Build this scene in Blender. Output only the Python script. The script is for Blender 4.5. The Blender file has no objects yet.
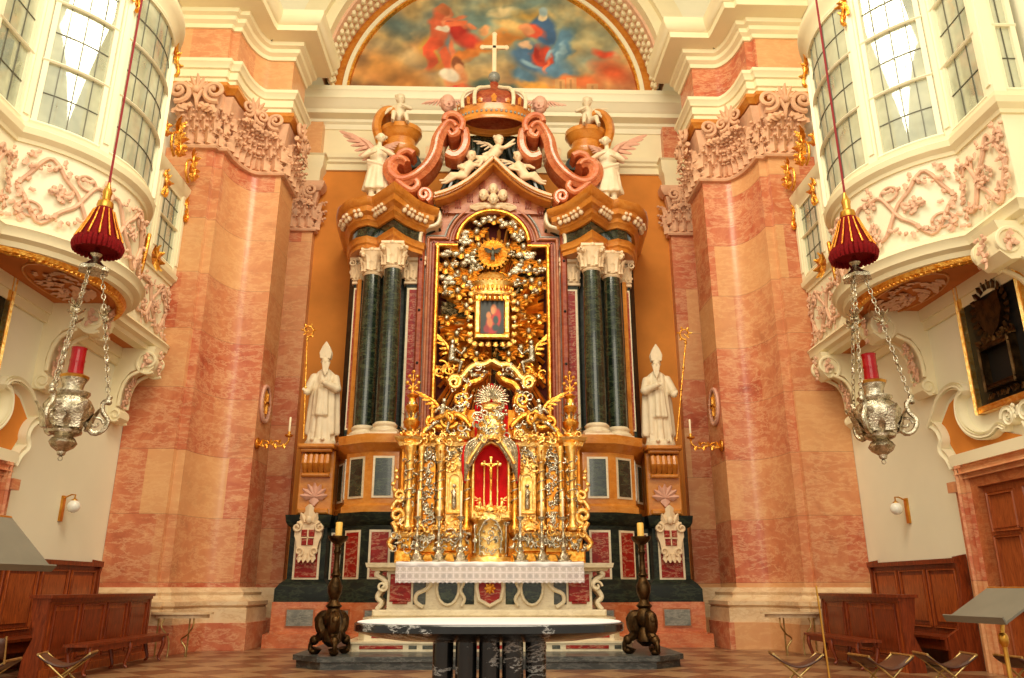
import bpy, bmesh, math, random
from mathutils import Vector, Matrix, noise
random.seed(7)
SC = bpy.context.scene
COL = SC.collection
PI = math.pi
rad = math.radians
FPX = 775.0; TH = rad(17.8); PS = rad(1.55); EYE = 1.25
_F = Vector((math.sin(PS)*math.cos(TH), math.cos(PS)*math.cos(TH), math.sin(TH)))
_R = Vector((math.cos(PS), -math.sin(PS), 0))
_U = Vector((-math.sin(PS)*math.sin(TH), -math.cos(PS)*math.sin(TH), math.cos(TH)))

def at(x, y, Y):
    """world X, Z of a measured point of the survey photo on the depth plane Y"""
    d = _F + (x-512)/FPX*_R + (339-y)/FPX*_U
    t = Y/d.y
    return d.x*t, EYE + d.z*t
def lz(y, Y): return at(490, y, Y)[1]

# ------------------------------------------------------------------ materials
MATS = {}
def srgb(c):
    return tuple(((v/255)/12.92 if v/255 <= .04045 else ((v/255+.055)/1.055)**2.4) for v in c) + (1,)
class NT:
    def __init__(s, name):
        s.m = bpy.data.materials.new(name); s.m.use_nodes = True
        s.t = s.m.node_tree; s.n = s.t.nodes; s.l = s.t.links
        s.b = s.n['Principled BSDF']; MATS[name] = s.m
    def new(s, typ, **kw):
        n = s.n.new(typ)
        for k, v in kw.items(): setattr(n, k, v)
        return n
    def lk(s, a, b): s.l.new(a, b)
    def pos(s, scale=(1,1,1), rot=(0,0,0)):
        g = s.new('ShaderNodeTexCoord'); mp = s.new('ShaderNodeMapping')
        mp.inputs['Scale'].default_value = scale; mp.inputs['Rotation'].default_value = rot
        s.lk(g.outputs['Object'], mp.inputs['Vector']); return mp.outputs[0]
    def wpos(s):
        return s.new('ShaderNodeNewGeometry').outputs['Position']
    def noise(s, vec, scale, detail=5, rough=.55, dist=0):
        n = s.new('ShaderNodeTexNoise'); n.inputs['Scale'].default_value = scale
        n.inputs['Detail'].default_value = detail; n.inputs['Roughness'].default_value = rough
        n.inputs['Distortion'].default_value = dist; s.lk(vec, n.inputs['Vector']); return n.outputs[0]
    def ramp(s, fac, stops, interp='LINEAR'):
        r = s.new('ShaderNodeValToRGB'); r.color_ramp.interpolation = interp
        e = r.color_ramp.elements
        while len(e) < len(stops): e.new(.5)
        for i, (p, c) in enumerate(stops):
            e[i].position = p; e[i].color = c if len(c) == 4 else srgb(c)
        s.lk(fac, r.inputs[0]); return r.outputs[0]
    def mix(s, fac, a, b, mode='MIX'):
        m = s.new('ShaderNodeMix', data_type='RGBA', blend_type=mode)
        for i, v in ((0, fac), (6, a), (7, b)):
            if hasattr(v, 'is_output') or isinstance(v, bpy.types.NodeSocket): s.lk(v, m.inputs[i])
            else: m.inputs[i].default_value = v
        return m.outputs[2]
    def math(s, op, a, b=0):
        m = s.new('ShaderNodeMath', operation=op)
        for i, v in enumerate((a, b)):
            if isinstance(v, bpy.types.NodeSocket): s.lk(v, m.inputs[i])
            else: m.inputs[i].default_value = v
        return m.outputs[0]
    def bump(s, h, strength=.3, dist=.01):
        b = s.new('ShaderNodeBump'); b.inputs['Strength'].default_value = strength
        b.inputs['Distance'].default_value = dist
        s.lk(h, b.inputs['Height']); s.lk(b.outputs[0], s.b.inputs['Normal'])
    def fin(s, col=None, rough=.5, metal=0, spec=.5, coat=0):
        if col is not None:
            if isinstance(col, bpy.types.NodeSocket): s.lk(col, s.b.inputs['Base Color'])
            else: s.b.inputs['Base Color'].default_value = col
        s.b.inputs['Roughness'].default_value = rough; s.b.inputs['Metallic'].default_value = metal
        s.b.inputs['Specular IOR Level'].default_value = spec
        s.b.inputs['Coat Weight'].default_value = coat
        return s.m

def plain(name, c, rough=.6, var=.08, scale=3, metal=0, spec=.5, bump=0):
    t = NT(name); v = t.wpos(); n = t.noise(v, scale, 4)
    c = srgb(c)
    lo = tuple(x*(1-var) for x in c[:3])+(1,); hi = tuple(min(1, x*(1+var)) for x in c[:3])+(1,)
    col = t.ramp(n, [(.3, lo), (.7, hi)])
    if bump: t.bump(t.noise(v, scale*12, 3), bump)
    return t.fin(col, rough, metal, spec)

def marble(name, cols, scale=1.2, vein=None, vamt=.5, vscale=1.6, rough=.3, coat=.2, blocks=None, spec=.5, vw=.05):
    t = NT(name); v = t.wpos()
    n = t.noise(v, scale, 10, .7, .5)
    k = len(cols)
    c = t.ramp(n, [(.28+.44*i/(k-1), cols[i]) for i in range(k)])
    if vein:
        mp = t.new('ShaderNodeMapping'); mp.inputs['Rotation'].default_value = (rad(20), rad(38), 0); mp.inputs['Scale'].default_value = (.55, .8, 1.7); t.lk(v, mp.inputs[0])
        n2 = t.noise(mp.outputs[0], vscale, 9, .68, .25)
        a = t.math('ABSOLUTE', t.math('SUBTRACT', n2, .5))
        vm = t.ramp(a, [(0, (1,1,1,1)), (vw*.35, (.45,.45,.45,1)), (vw, (0,0,0,1))])
        f = t.math('MULTIPLY', vm, vamt)
        c = t.mix(f, c, srgb(vein))
    if blocks:
        hgt, wid, tint, amt = blocks
        sx = t.new('ShaderNodeSeparateXYZ'); t.lk(v, sx.inputs[0])
        fz = t.math('FLOOR', t.math('DIVIDE', sx.outputs[2], hgt))
        fx = t.math('FLOOR', t.math('DIVIDE', t.math('ADD', sx.outputs[0], t.math('MULTIPLY', fz, .37)), wid))
        cb = t.new('ShaderNodeCombineXYZ'); t.lk(fz, cb.inputs[0]); t.lk(fx, cb.inputs[1])
        wn = t.new('ShaderNodeTexWhiteNoise'); t.lk(cb.outputs[0], wn.inputs[0])
        f = t.math('MULTIPLY', t.ramp(wn.outputs[0], [(.35, (0,0,0,1)), (.9, (1,1,1,1))]), amt)
        c = t.mix(f, c, srgb(tint))
        fr = t.math('FRACT', t.math('DIVIDE', sx.outputs[2], hgt))
        j = t.math('LESS_THAN', fr, .012)
        c = t.mix(t.math('MULTIPLY', j, .35), c, srgb((120, 70, 45)))
    return t.fin(c, rough, 0, spec, coat)

marble('pier_marble', [(158,66,42), (192,100,68), (206,124,86), (222,162,118)], 1.5, (236,196,150), .5, 2.6, .35, .1, (1.35, 1.3, (230,182,124), .62), vw=.05)
marble('base_marble', [(214,176,130), (228,198,156), (236,214,178)], 1.6, (196,150,106), .5, 2.4, .4, .1)
marble('red_marble', [(104,32,12), (144,54,26), (172,80,44)], 3, (206,140,92), .3, 4, .4, .05, spec=.35)
marble('inlay_red', [(104,8,4), (146,20,10), (164,34,18)], 9, (226,180,140), .6, 4, .4, 0, spec=.3, vw=.03)
marble('frame_marble', [(132,62,30), (170,92,50), (188,112,66)], 2.5, (212,156,104), .3, 4, .38, .1, spec=.4)
marble('volute_marble', [(168,78,44), (200,108,66), (214,132,86)], 2, (228,170,120), .4, 3, .22, .5)
marble('green_marble', [(10,16,12), (26,36,26), (48,60,42)], 3, (120,132,92), .22, 3, .16, .4)
marble('dark_green_marble', [(8,13,10), (18,25,20), (32,40,30)], 3, (84,94,66), .3, 3, .45, 0, spec=.25)
marble('ochre_marble', [(170,92,24), (202,124,40), (216,144,60)], 1.8, (230,170,92), .3, 3, .28, .35)
marble('grey_marble', [(90,92,86), (120,120,112), (146,144,132)], 4, (190,186,170), .4, 5, .4)
marble('black_marble', [(8,9,10), (18,19,21), (30,31,33)], 2, (206,206,204), .9, 1.5, .22, .3, vw=.02)
marble('slab_marble', [(36,38,38), (54,56,54), (76,78,74)], 3, (130,130,124), .5, 3.5, .45)
marble('altar_marble', [(212,194,158), (228,212,178), (236,222,192)], 3, (176,150,116), .35, 4, .35)
marble('dark_inlay', [(34,38,34), (58,60,52), (84,84,72)], 8, (128,124,104), .4, 9, .3)
plain('wall_paint', (240,235,210), .85, .03, .8, spec=.2)
plain('cream_stucco', (238,226,188), .7, .04, 1.2, spec=.3)
plain('pale_paint', (242,234,202), .5, .03, 1.2)
plain('ochre_paint', (214,136,60), .85, .12, .9, spec=.2, bump=.1)
plain('soffit_paint', (196,120,62), .8, .12, 2, spec=.2)
plain('pink_stucco', (226,182,152), .75, .12, 6, spec=.3, bump=.3)
plain('capital_stone', (224,176,140), .7, .14, 4, spec=.3, bump=.4)
plain('white_stone', (226,208,176), .5, .08, 5, bump=.15)
plain('pink_stone', (216,164,140), .6, .1, 5)
plain('cherub_stone', (232,206,168), .5, .06, 6)
plain('linen', (240,234,236), .85, .03, 2, spec=.1)
plain('wax', (246,232,196), .45, .04, 4)
plain('yellow_wax', (246,196,96), .45, .04, 4)
plain('leather', (78,42,28), .45, .2, 8, bump=.2)
plain('black_paint', (14,14,15), .5, .1, 4, spec=.25)
plain('lit_black_paint', (112,106,92), .5, .1, 4)  # black music desks greyed: light on their undersides put into the colour
plain('lead', (104,102,88), .5, .1, 4, metal=.2)
plain('red_velvet', (196,14,18), .8, .15, 4, spec=.2)
plain('tassel_red', (124,6,10), .85, .3, 40, spec=.2, bump=.6)
plain('cord_red', (140,30,36), .8, .1, 20)
plain('maroon', (92,22,14), .8, .2, 4)
plain('ink', (34,28,24), .7, .2, 5)
def metal(name, c1, c2, rough, scale=9, bump=.35):
    t = NT(name); v = t.wpos(); n = t.noise(v, scale, 4)
    t.bump(t.noise(v, scale*3, 3), bump, .02)
    return t.fin(t.ramp(n, [(.35, c1), (.65, c2)]), rough, 1)
metal('gold', (218,132,34), (255,204,100), .3, 14, .6)
metal('gold_light', (240,176,76), (255,222,146), .28, 14, .6)
metal('gold_ray', (232,160,62), (255,214,124), .48, 5, .1)
metal('gold_dark', (190,110,36), (226,154,60), .34)
metal('silver', (150,138,112), (222,212,190), .24, 16, .6)
metal('brass', (196,136,52), (226,174,84), .3, 6, .1)
metal('bronze', (50,36,22), (92,68,42), .42, 8)
metal('old_brass', (180,150,90), (214,186,130), .4, 8)

def wood(name, a, b, rough=.35):
    t = NT(name); v = t.pos((9, 9, 1.1)); n = t.noise(v, 2.2, 6, .6, 2.2)
    return t.fin(t.ramp(n, [(.3, a), (.7, b)]), rough, 0, .35, .08)
wood('stall_wood', (80,28,10), (148,62,24))
wood('panel_wood', (108,42,15), (190,94,38))
wood('door_wood', (120,54,22), (176,92,44))

def floor_mat():
    t = NT('floor_tiles'); v = t.wpos()
    mp = t.new('ShaderNodeMapping'); mp.inputs['Rotation'].default_value = (0,0,rad(45)); t.lk(v, mp.inputs[0])
    ck = t.new('ShaderNodeTexChecker'); ck.inputs['Scale'].default_value = 1.5; t.lk(mp.outputs[0], ck.inputs['Vector'])
    n = t.noise(v, 2.5, 6, .6, 1)
    a = t.ramp(n, [(.3, (104,62,40)), (.7, (136,88,58))]); b = t.ramp(n, [(.3, (146,108,76)), (.7, (174,136,98))])
    c = t.mix(ck.outputs[1], a, b)
    return t.fin(c, .35, 0, .5, .1)
floor_mat()
def glass_mat():
    t = NT('window_glass'); v = t.wpos()
    g = t.new('ShaderNodeBsdfGlossy'); g.inputs['Roughness'].default_value = .04; g.inputs['Color'].default_value = (.85,.9,.85,1)
    tr = t.new('ShaderNodeBsdfTransparent'); tr.inputs['Color'].default_value = (.86,.9,.84,1)
    ms = t.new('ShaderNodeMixShader'); ms.inputs[0].default_value = .36
    bp = t.new('ShaderNodeBump'); bp.inputs['Strength'].default_value = .15
    t.lk(t.noise(v, 3, 2), bp.inputs['Height']); t.lk(bp.outputs[0], g.inputs['Normal'])
    t.lk(tr.outputs[0], ms.inputs[1]); t.lk(g.outputs[0], ms.inputs[2])
    df = t.new('ShaderNodeBsdfDiffuse'); df.inputs['Color'].default_value = srgb((226,228,200)); m2 = t.new('ShaderNodeMixShader')
    t.lk(t.ramp(t.noise(v, 1.2, 3), [(.35, (.25,.25,.25,1)), (.65, (.6,.6,.6,1))]), m2.inputs[0]); t.lk(ms.outputs[0], m2.inputs[1]); t.lk(df.outputs[0], m2.inputs[2])
    t.lk(m2.outputs[0], t.n['Material Output'].inputs[0]); return t.m
glass_mat()
def red_glass():
    t = NT('red_glass'); t.b.inputs['Base Color'].default_value = srgb((170,4,18))
    t.b.inputs['Roughness'].default_value = .08; t.b.inputs['Transmission Weight'].default_value = .2; t.b.inputs['Coat Weight'].default_value = .15; t.b.inputs['Specular IOR Level'].default_value = .25
red_glass()
def opal():
    t = NT('opal_glass'); t.fin(srgb((240,238,226)), .2, 0, .5, .5)
opal()
def lace():
    t = NT('lace'); v = t.wpos()
    sx = t.new('ShaderNodeSeparateXYZ'); t.lk(v, sx.inputs[0])
    def per(o, s, ph=0):
        return t.math('ABSOLUTE', t.math('SUBTRACT', t.math('FRACT', t.math('ADD', t.math('MULTIPLY', o, s), ph)), .5))
    a = per(sx.outputs[0], 8); b = per(sx.outputs[2], 8, .3)
    cross = t.math('MINIMUM', a, b)
    d = t.math('ABSOLUTE', t.math('SUBTRACT', t.math('ADD', a, b), .48))
    hole = t.math('GREATER_THAN', t.math('MINIMUM', cross, d), .062)
    tr = t.new('ShaderNodeBsdfTransparent'); ms = t.new('ShaderNodeMixShader')
    t.fin(srgb((236,226,226)), .9)
    t.lk(t.math('MULTIPLY', hole, .42), ms.inputs[0]); t.lk(t.b.outputs[0], ms.inputs[1]); t.lk(tr.outputs[0], ms.inputs[2])
    t.lk(ms.outputs[0], t.n['Material Output'].inputs[0])
lace()
def vcol(name, rough=.7):
    t = NT(name); a = t.new('ShaderNodeVertexColor'); a.layer_name = 'pigment'
    t.fin(a.outputs[0], rough)
vcol('fresco_pigment', .8); vcol('oil_pigment', .4)

# ------------------------------------------------------------------ objects
def anchor(parent):
    v = Vector((0,0,0))
    while parent is not None: v += parent.location; parent = parent.parent
    return v
def obj(name, bm, m, parent=None, smooth=40, label=None):
    me = bpy.data.meshes.new(name)
    bmesh.ops.remove_doubles(bm, verts=bm.verts, dist=1e-5)
    bmesh.ops.recalc_face_normals(bm, faces=bm.faces)
    a = anchor(parent)
    if parent is not None: bmesh.ops.translate(bm, verts=bm.verts, vec=-a)
    bm.to_mesh(me); bm.free()
    if smooth:
        me.shade_smooth(); me.set_sharp_from_angle(angle=rad(smooth))
    me.materials.append(MATS[m])
    o = bpy.data.objects.new(name, me); COL.objects.link(o)
    if parent is not None: o.parent = parent
    if label: o['label'] = label
    return o
def tag(o, label, cat, group=None, kind=None):
    o['label'] = label; o['category'] = cat
    if group: o['group'] = group
    if kind: o['kind'] = kind
    return o
def thing(name, label, cat, loc=(0,0,0), group=None):
    o = bpy.data.objects.new(name, None); COL.objects.link(o); o.location = loc; o.empty_display_size = .2
    return tag(o, label, cat, group)
def struct(name, bm, m, label=None, cat=None, smooth=40):
    o = obj(name, bm, m, None, smooth); o['kind'] = 'structure'
    if label: o['label'] = label
    o['category'] = cat or name.split('_')[0]
    return o
def dup(root, loc, rotz=0, label=None, group=None, scale=None):
    r = root.copy(); COL.objects.link(r); r.location = loc; r.rotation_euler = (0, 0, rotz)
    if scale: r.scale = scale
    if label: r['label'] = label
    if group: r['group'] = group
    for ch in list(root.children):
        c = ch.copy(); COL.objects.link(c); c.parent = r
        for g in ch.children:
            d = g.copy(); COL.objects.link(d); d.parent = c
    return r

# ------------------------------------------------------------------ shapes
BM = bmesh.new
def box(bm, x0, x1, y0, y1, z0, z1, mtx=None):
    vs = [bm.verts.new((x, y, z)) for x in (x0, x1) for y in (y0, y1) for z in (z0, z1)]
    for f in ((0,1,3,2), (4,6,7,5), (0,4,5,1), (2,3,7,6), (0,2,6,4), (1,5,7,3)): bm.faces.new([vs[i] for i in f])
    if mtx: bmesh.ops.transform(bm, matrix=mtx, verts=vs)
    return vs
def bbox(bm, x0, x1, y0, y1, z0, z1, b=.01):
    """box with chamfered front (-Y) border"""
    b = min(b, abs(x1-x0)/2.2, abs(z1-z0)/2.2, abs(y1-y0)/2)
    r = lambda y, i: [bm.verts.new(p) for p in ((x0+i, y, z0+i), (x1-i, y, z0+i), (x1-i, y, z1-i), (x0+i, y, z1-i))]
    A, B, C = r(y1, 0), r(y0+b, 0), r(y0, b)
    bm.faces.new(A); bm.faces.new(C)
    for P, Q in ((A, B), (B, C)):
        for i in range(4): bm.faces.new((P[i], P[(i+1) % 4], Q[(i+1) % 4], Q[i]))
def prism(bm, poly, y0, y1, b=0):
    """polygon in XZ extruded between y0 (front) and y1"""
    A = [bm.verts.new((x, y1, z)) for x, z in poly]; B = [bm.verts.new((x, y0, z)) for x, z in poly]
    n = len(poly)
    for i in range(n): bm.faces.new((A[i], A[(i+1) % n], B[(i+1) % n], B[i]))
    for P in (A, B):
        f = bm.faces.new(P); f.normal_update()
        if n > 4: bmesh.ops.triangulate(bm, faces=[f])
def hprism(bm, poly, z0, z1):
    """plan polygon extruded in height"""
    A = [bm.verts.new((x, y, z0)) for x, y in poly]; B = [bm.verts.new((x, y, z1)) for x, y in poly]
    n = len(poly)
    for i in range(n): bm.faces.new((A[i], A[(i+1) % n], B[(i+1) % n], B[i]))
    for P in (A, B):
        f = bm.faces.new(P); f.normal_update()
        if n > 4: bmesh.ops.triangulate(bm, faces=[f])
def sweep(bm, path, prof, side=1, closed=False, caps=True):
    """closed (offset, z) profile swept along a plan path with mitred corners"""
    n = len(path); rings = []
    for i in range(n):
        p = Vector(path[i])
        def nrm(a, b):
            t = (Vector(b)-Vector(a)).normalized(); return Vector((t.y, -t.x))*side
        if closed or 0 < i < n-1:
            n1 = nrm(path[i-1], path[i]); n2 = nrm(path[i], path[(i+1) % n])
            m = (n1+n2); m = m.normalized() if m.length > 1e-6 else n1
            m = m/max(.35, m.dot(n1))
        elif i == 0: m = nrm(path[0], path[1])
        else: m = nrm(path[-2], path[-1])
        rings.append([bm.verts.new((p.x+m.x*d, p.y+m.y*d, z)) for d, z in prof])
    k = len(prof)
    for i in range(n if closed else n-1):
        A, B = rings[i], rings[(i+1) % n]
        for j in range(k): bm.faces.new((A[j], A[(j+1) % k], B[(j+1) % k], B[j]))
    if caps and not closed:
        for r in (rings[0], rings[-1]):
            f = bm.faces.new(r); f.normal_update()
            if k > 4: bmesh.ops.triangulate(bm, faces=[f])
def lathe(bm, c, prof, seg=24, sx=1, sy=1, a0=0, a1=2*PI, fold=None, caps=True):
    full = abs(a1-a0-2*PI) < 1e-6; N = seg if full else seg+1
    rings = []
    for j, (r, z) in enumerate(prof):
        rr = []
        for i in range(N):
            a = a0+(a1-a0)*i/seg; q = r if fold is None else r*fold(a, j/(len(prof)-1))
            rr.append(bm.verts.new((c[0]+q*math.cos(a)*sx, c[1]+q*math.sin(a)*sy, c[2]+z)))
        rings.append(rr)
    for A, B in zip(rings, rings[1:]):
        for i in range(N if full else N-1): bm.faces.new((A[i], A[(i+1) % N], B[(i+1) % N], B[i]))
    if caps and full:
        for r, (q, z) in ((rings[0], prof[0]), (rings[-1], prof[-1])):
            if q > 1e-4: bm.faces.new(r)
def ell(bm, c, r, rot=None, seg=10, rings=7):
    if not hasattr(r, '__len__'): r = (r, r, r)
    m = Matrix.Translation(c) @ (rot.to_4x4() if rot else Matrix()) @ Matrix.Diagonal((*r, 1))
    bmesh.ops.create_uvsphere(bm, u_segments=seg, v_segments=rings, radius=1, matrix=m)
def tube(bm, pts, rs, seg=8, flat=1, up=None, ends=True):
    """tapering round (or flattened) tube through points"""
    pts = [Vector(p) for p in pts]; n = len(pts)
    if not hasattr(rs, '__len__'): rs = [rs]*n
    t0 = (pts[1]-pts[0]).normalized()
    u = Vector(up) if up else (Vector((0,1,0)) if abs(t0.y) < .9 else Vector((1,0,0)))
    rings = []
    for i, p in enumerate(pts):
        t = (pts[min(i+1, n-1)]-pts[max(i-1, 0)])
        t = t.normalized() if t.length > 1e-9 else t0
        if not up: u = (u-t*u.dot(t)); u = u.normalized() if u.length > 1e-6 else Vector((1,0,0))
        else:
            u = Vector(up); u = (u-t*u.dot(t)).normalized()
        w = t.cross(u)
        rings.append([bm.verts.new(p+(u*math.cos(2*PI*k/seg)*flat+w*math.sin(2*PI*k/seg))*rs[i]) for k in range(seg)])
    for A, B in zip(rings, rings[1:]):
        for k in range(seg): bm.faces.new((A[k], A[(k+1) % seg], B[(k+1) % seg], B[k]))
    if ends:
        bm.faces.new(rings[0]); bm.faces.new(rings[-1])
def cap(bm, p0, p1, r0, r1, seg=10):
    p0, p1 = Vector(p0), Vector(p1); t = p1-p0; L = t.length; t.normalize()
    P, Rr = [], []
    for a in (-80, -50, -20): P.append(p0+t*r0*math.sin(rad(a))); Rr.append(r0*math.cos(rad(a)))
    for a in (20, 50, 80): P.append(p1+t*r1*math.sin(rad(a))); Rr.append(r1*math.cos(rad(a)))
    tube(bm, P, Rr, seg)
def ribbon(bm, pts, ws, y0, y1, b=.02):
    """flat band with bevelled front following XZ points"""
    n = len(pts)
    if not hasattr(ws, '__len__'): ws = [ws]*n
    rings = []
    for i in range(n):
        a, c = pts[max(i-1, 0)], pts[min(i+1, n-1)]
        tx, tz = c[0]-a[0], c[1]-a[1]; L = math.hypot(tx, tz) or 1; nx, nz = -tz/L, tx/L
        x, z = pts[i]; w = ws[i]/2; bb = min(b, w*.6)
        rings.append([bm.verts.new((x+nx*o, y, z+nz*o)) for o, y in ((-w, y1), (-w, y0+bb), (-w+bb, y0), (w-bb, y0), (w, y0+bb), (w, y1))])
    for A, B in zip(rings, rings[1:]):
        for k in range(6): bm.faces.new((A[k], A[(k+1) % 6], B[(k+1) % 6], B[k]))
    bm.faces.new(rings[0]); bm.faces.new(rings[-1])
def spiral(cx, cz, r0, r1, a0, turns, n=28, sx=1):
    return [(cx+sx*(r0+(r1-r0)*i/n)*math.cos(a0+turns*2*PI*i/n), cz+(r0+(r1-r0)*i/n)*math.sin(a0+turns*2*PI*i/n)) for i in range(n+1)]
def smooth_pts(P, sub=4):
    out = []; n = len(P); D = len(P[0])
    for i in range(n-1):
        a, b, c, d = P[max(i-1, 0)], P[i], P[i+1], P[min(i+2, n-1)]
        for k in range(sub):
            t = k/sub
            out.append(tuple(.5*(2*b[j]+(c[j]-a[j])*t+(2*a[j]-5*b[j]+4*c[j]-d[j])*t*t+(3*b[j]-a[j]-3*c[j]+d[j])*t**3) for j in range(D)))
    out.append(tuple(P[-1])); return out
def leaf(bm, p, up, out, L, W, curl=.5, n=5, th=.15):
    """acanthus leaf rising along up and curling out at its tip"""
    p, up, out = Vector(p), Vector(up).normalized(), Vector(out).normalized(); s = up.cross(out)
    rings = []
    for i in range(n+1):
        t = i/n; a = t*t*curl*PI
        c = p+up*(L*(t-.28*curl*t**4))+out*(L*.55*curl*t*t)
        w = W*.5*(math.sin(PI*(.22+.74*t))**.7)*(1+.22*(-1)**i)
        d = L*th*(1-.6*t)
        rings.append([bm.verts.new(c-s*w), bm.verts.new(c+out*d*.7-s*w*.5), bm.verts.new(c+out*d*1.2), bm.verts.new(c+out*d*.7+s*w*.5), bm.verts.new(c+s*w), bm.verts.new(c-out*d*.3)])
    for A, B in zip(rings, rings[1:]):
        for k in range(6): bm.faces.new((A[k], A[(k+1) % 6], B[(k+1) % 6], B[k]))
    bm.faces.new(rings[0]); bm.faces.new(rings[-1])
def feather_wing(bm, root, tip, th=.03, rows=3, down=Vector((0,0,-1)), n=7):
    """spread wing: overlapping feathers hanging from an arm that runs root > tip"""
    root, tip = Vector(root), Vector(tip); ax = tip-root; L = ax.length; axn = ax.normalized()
    dn = (down-axn*down.dot(axn)).normalized(); nn = axn.cross(dn).normalized()
    arm = [root+ax*t+dn*(-.12*L*math.sin(PI*t)) for t in (0, .25, .5, .75, 1)]
    tube(bm, arm, [L*.09, L*.1, L*.08, L*.055, L*.02], 7)
    for r in range(rows):
        for i in range(n):
            t = (i+.6)/n; base = root+ax*t*(.98)+dn*(-.1*L*math.sin(PI*t))+nn*th*(r-1)*.6
            ln = L*(.62-.14*r)*(.55+.5*t)
            d = (dn*(1.05-.75*t)+axn*(.15+.95*t)).normalized()
            q = [base, base+d*ln*.5, base+d*ln*.85, base+d*ln]
            tube(bm, q, [L*.055, L*.07, L*.05, L*.012], 6, flat=.35, up=nn)
def tomesh(name, bm, voxel, it=6):
    me = bpy.data.meshes.new('t'); bm.to_mesh(me); bm.free()
    o = bpy.data.objects.new('t', me); COL.objects.link(o)
    r = o.modifiers.new('r', 'REMESH'); r.mode = 'VOXEL'; r.voxel_size = voxel
    s = o.modifiers.new('s', 'SMOOTH'); s.factor = .5; s.iterations = it
    dg = bpy.context.evaluated_depsgraph_get()
    out = bpy.data.meshes.new_from_object(o.evaluated_get(dg)); out.name = name
    bpy.data.objects.remove(o); bpy.data.meshes.remove(me)
    out.shade_smooth(); return out
def body(name, bm, voxel, m, parent=None, it=4, label=None):
    """one continuous skin grown over overlapping volumes"""
    a = anchor(parent)
    me = tomesh(name, bm, voxel, it)
    if parent is not None: me.transform(Matrix.Translation(-a))
    me.materials.clear(); me.materials.append(MATS[m])
    o = bpy.data.objects.new(name, me); COL.objects.link(o)
    if parent is not None: o.parent = parent
    if label: o['label'] = label
    return o
def resample(path, step):
    P = [Vector(p) for p in path]; out = []; 
    for a, b in zip(P, P[1:]):
        L = (b-a).length; n = max(1, round(L/step)); t = (b-a).normalized()
        for i in range(n): out.append((a+(b-a)*(i+.5)/n, t, L/n))
    return out
def offset_path(path, d, side=1):
    out = []; n = len(path)
    for i in range(n):
        def nrm(a, b):
            t = (Vector(b)-Vector(a)).normalized(); return Vector((t.y, -t.x))*side
        n1 = nrm(path[max(i-1, 0)], path[max(i, 1)]) ; n2 = nrm(path[min(i, n-2)], path[min(i+1, n-1)])
        m = (n1+n2).normalized(); m = m/max(.35, m.dot(n1)); out.append((path[i][0]+m.x*d, path[i][1]+m.y*d))
    return out
def mir(path): return [(-x, y) for x, y in path]
# ================================================================== THE SETTING
YW = 21.0                                           # apse wall
def solid(x0, x1, y0, y1, z0, z1):
    b = BM(); box(b, x0, x1, y0, y1, z0, z1); return b
struct('floor', solid(-13, 13, -3, 22, -.3, 0), 'floor_tiles', 'lozenge floor of red and cream stone tiles')
struct('wall_back', solid(-5.9, 5.9, YW, YW+.5, 0, 13.35), 'ochre_paint', 'ochre painted apse wall behind the high altar')
for s, nm in ((-1, 'left'), (1, 'right')):
    b = BM(); x0, x1 = sorted((s*7.85, s*8.35)); box(b, x0, x1, 6.5, 17.2, 0, 15.7)
    struct('wall_'+nm, b, 'wall_paint', 'cream %s side wall of the choir' % nm)

# marble piers ------------------------------------------------------
PIER = [(-7.84, 16.5), (-6.7, 16.5), (-6.68, 16.62), (-6.5, 16.62)]
PIER += [(-5.95+.55*math.cos(rad(a)), 16.62+1.13*math.sin(rad(a))) for a in (165, 150, 135, 120, 105, 92)]
PIER += [(-5.42, 17.75), (-5.40, 18.9)]
PILA = [(-5.41, 18.9), (-5.95, 18.95), (-5.95, 20.7), (-5.25, 20.7), (-5.25, 21.0)]
def mpath(path, s): return path if s < 0 else mir(path)
def volute(bm, p, t, out, r, sg, th=.05):
    """spiral scroll standing in the plane of t and the vertical"""
    p, t, out = Vector(p), Vector(t).normalized(), Vector(out).normalized()
    pts, rs = [], []
    for i in range(30):
        q = i/29; a = -PI*.6+q*2*PI*1.6; rr = r*(1-.8*q)
        pts.append(p+t*sg*rr*math.cos(a)*-1+Vector((0,0,1))*rr*math.sin(a)+out*(.1*q*r*4)); rs.append(th*(1-.45*q))
    tube(bm, pts, rs, 7)
    ell(bm, p+out*r*.45, r*.2, seg=8, rings=6)
    u = Vector((0,0,1)); stem = [p-t*sg*r*1.5-u*r*1.5-out*r*.3, p-t*sg*r*1.55-u*r*.9, p-t*sg*r*1.3-u*r*.2, p-t*sg*r*.9+u*r*.5, pts[6]-t*sg*r*.1]
    tube(bm, smooth_pts([tuple(q) for q in stem], 3), [th*(.5+.04*i) for i in range(13)], 7)
    for k in range(3): leaf(bm, p-t*sg*r*(1.2-.5*k)-u*r*(1.2+.1*k), (t*sg*.3-u*(.2+.2*k)), out, r*1.3, r*.7, .6, 4)
def palmette(bm, p, t, out, h, n=5):
    for k in range(n):
        a = (k-(n-1)/2)*.42
        d = Vector((0,0,1))*math.cos(a)+Vector(t)*math.sin(a)
        leaf(bm, p, d, out, h*(1-.1*abs(k-(n-1)/2)), h*.3, .35, 4)
    ell(bm, Vector(p)+Vector(out)*h*.15, h*.2, seg=8, rings=5)
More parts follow.
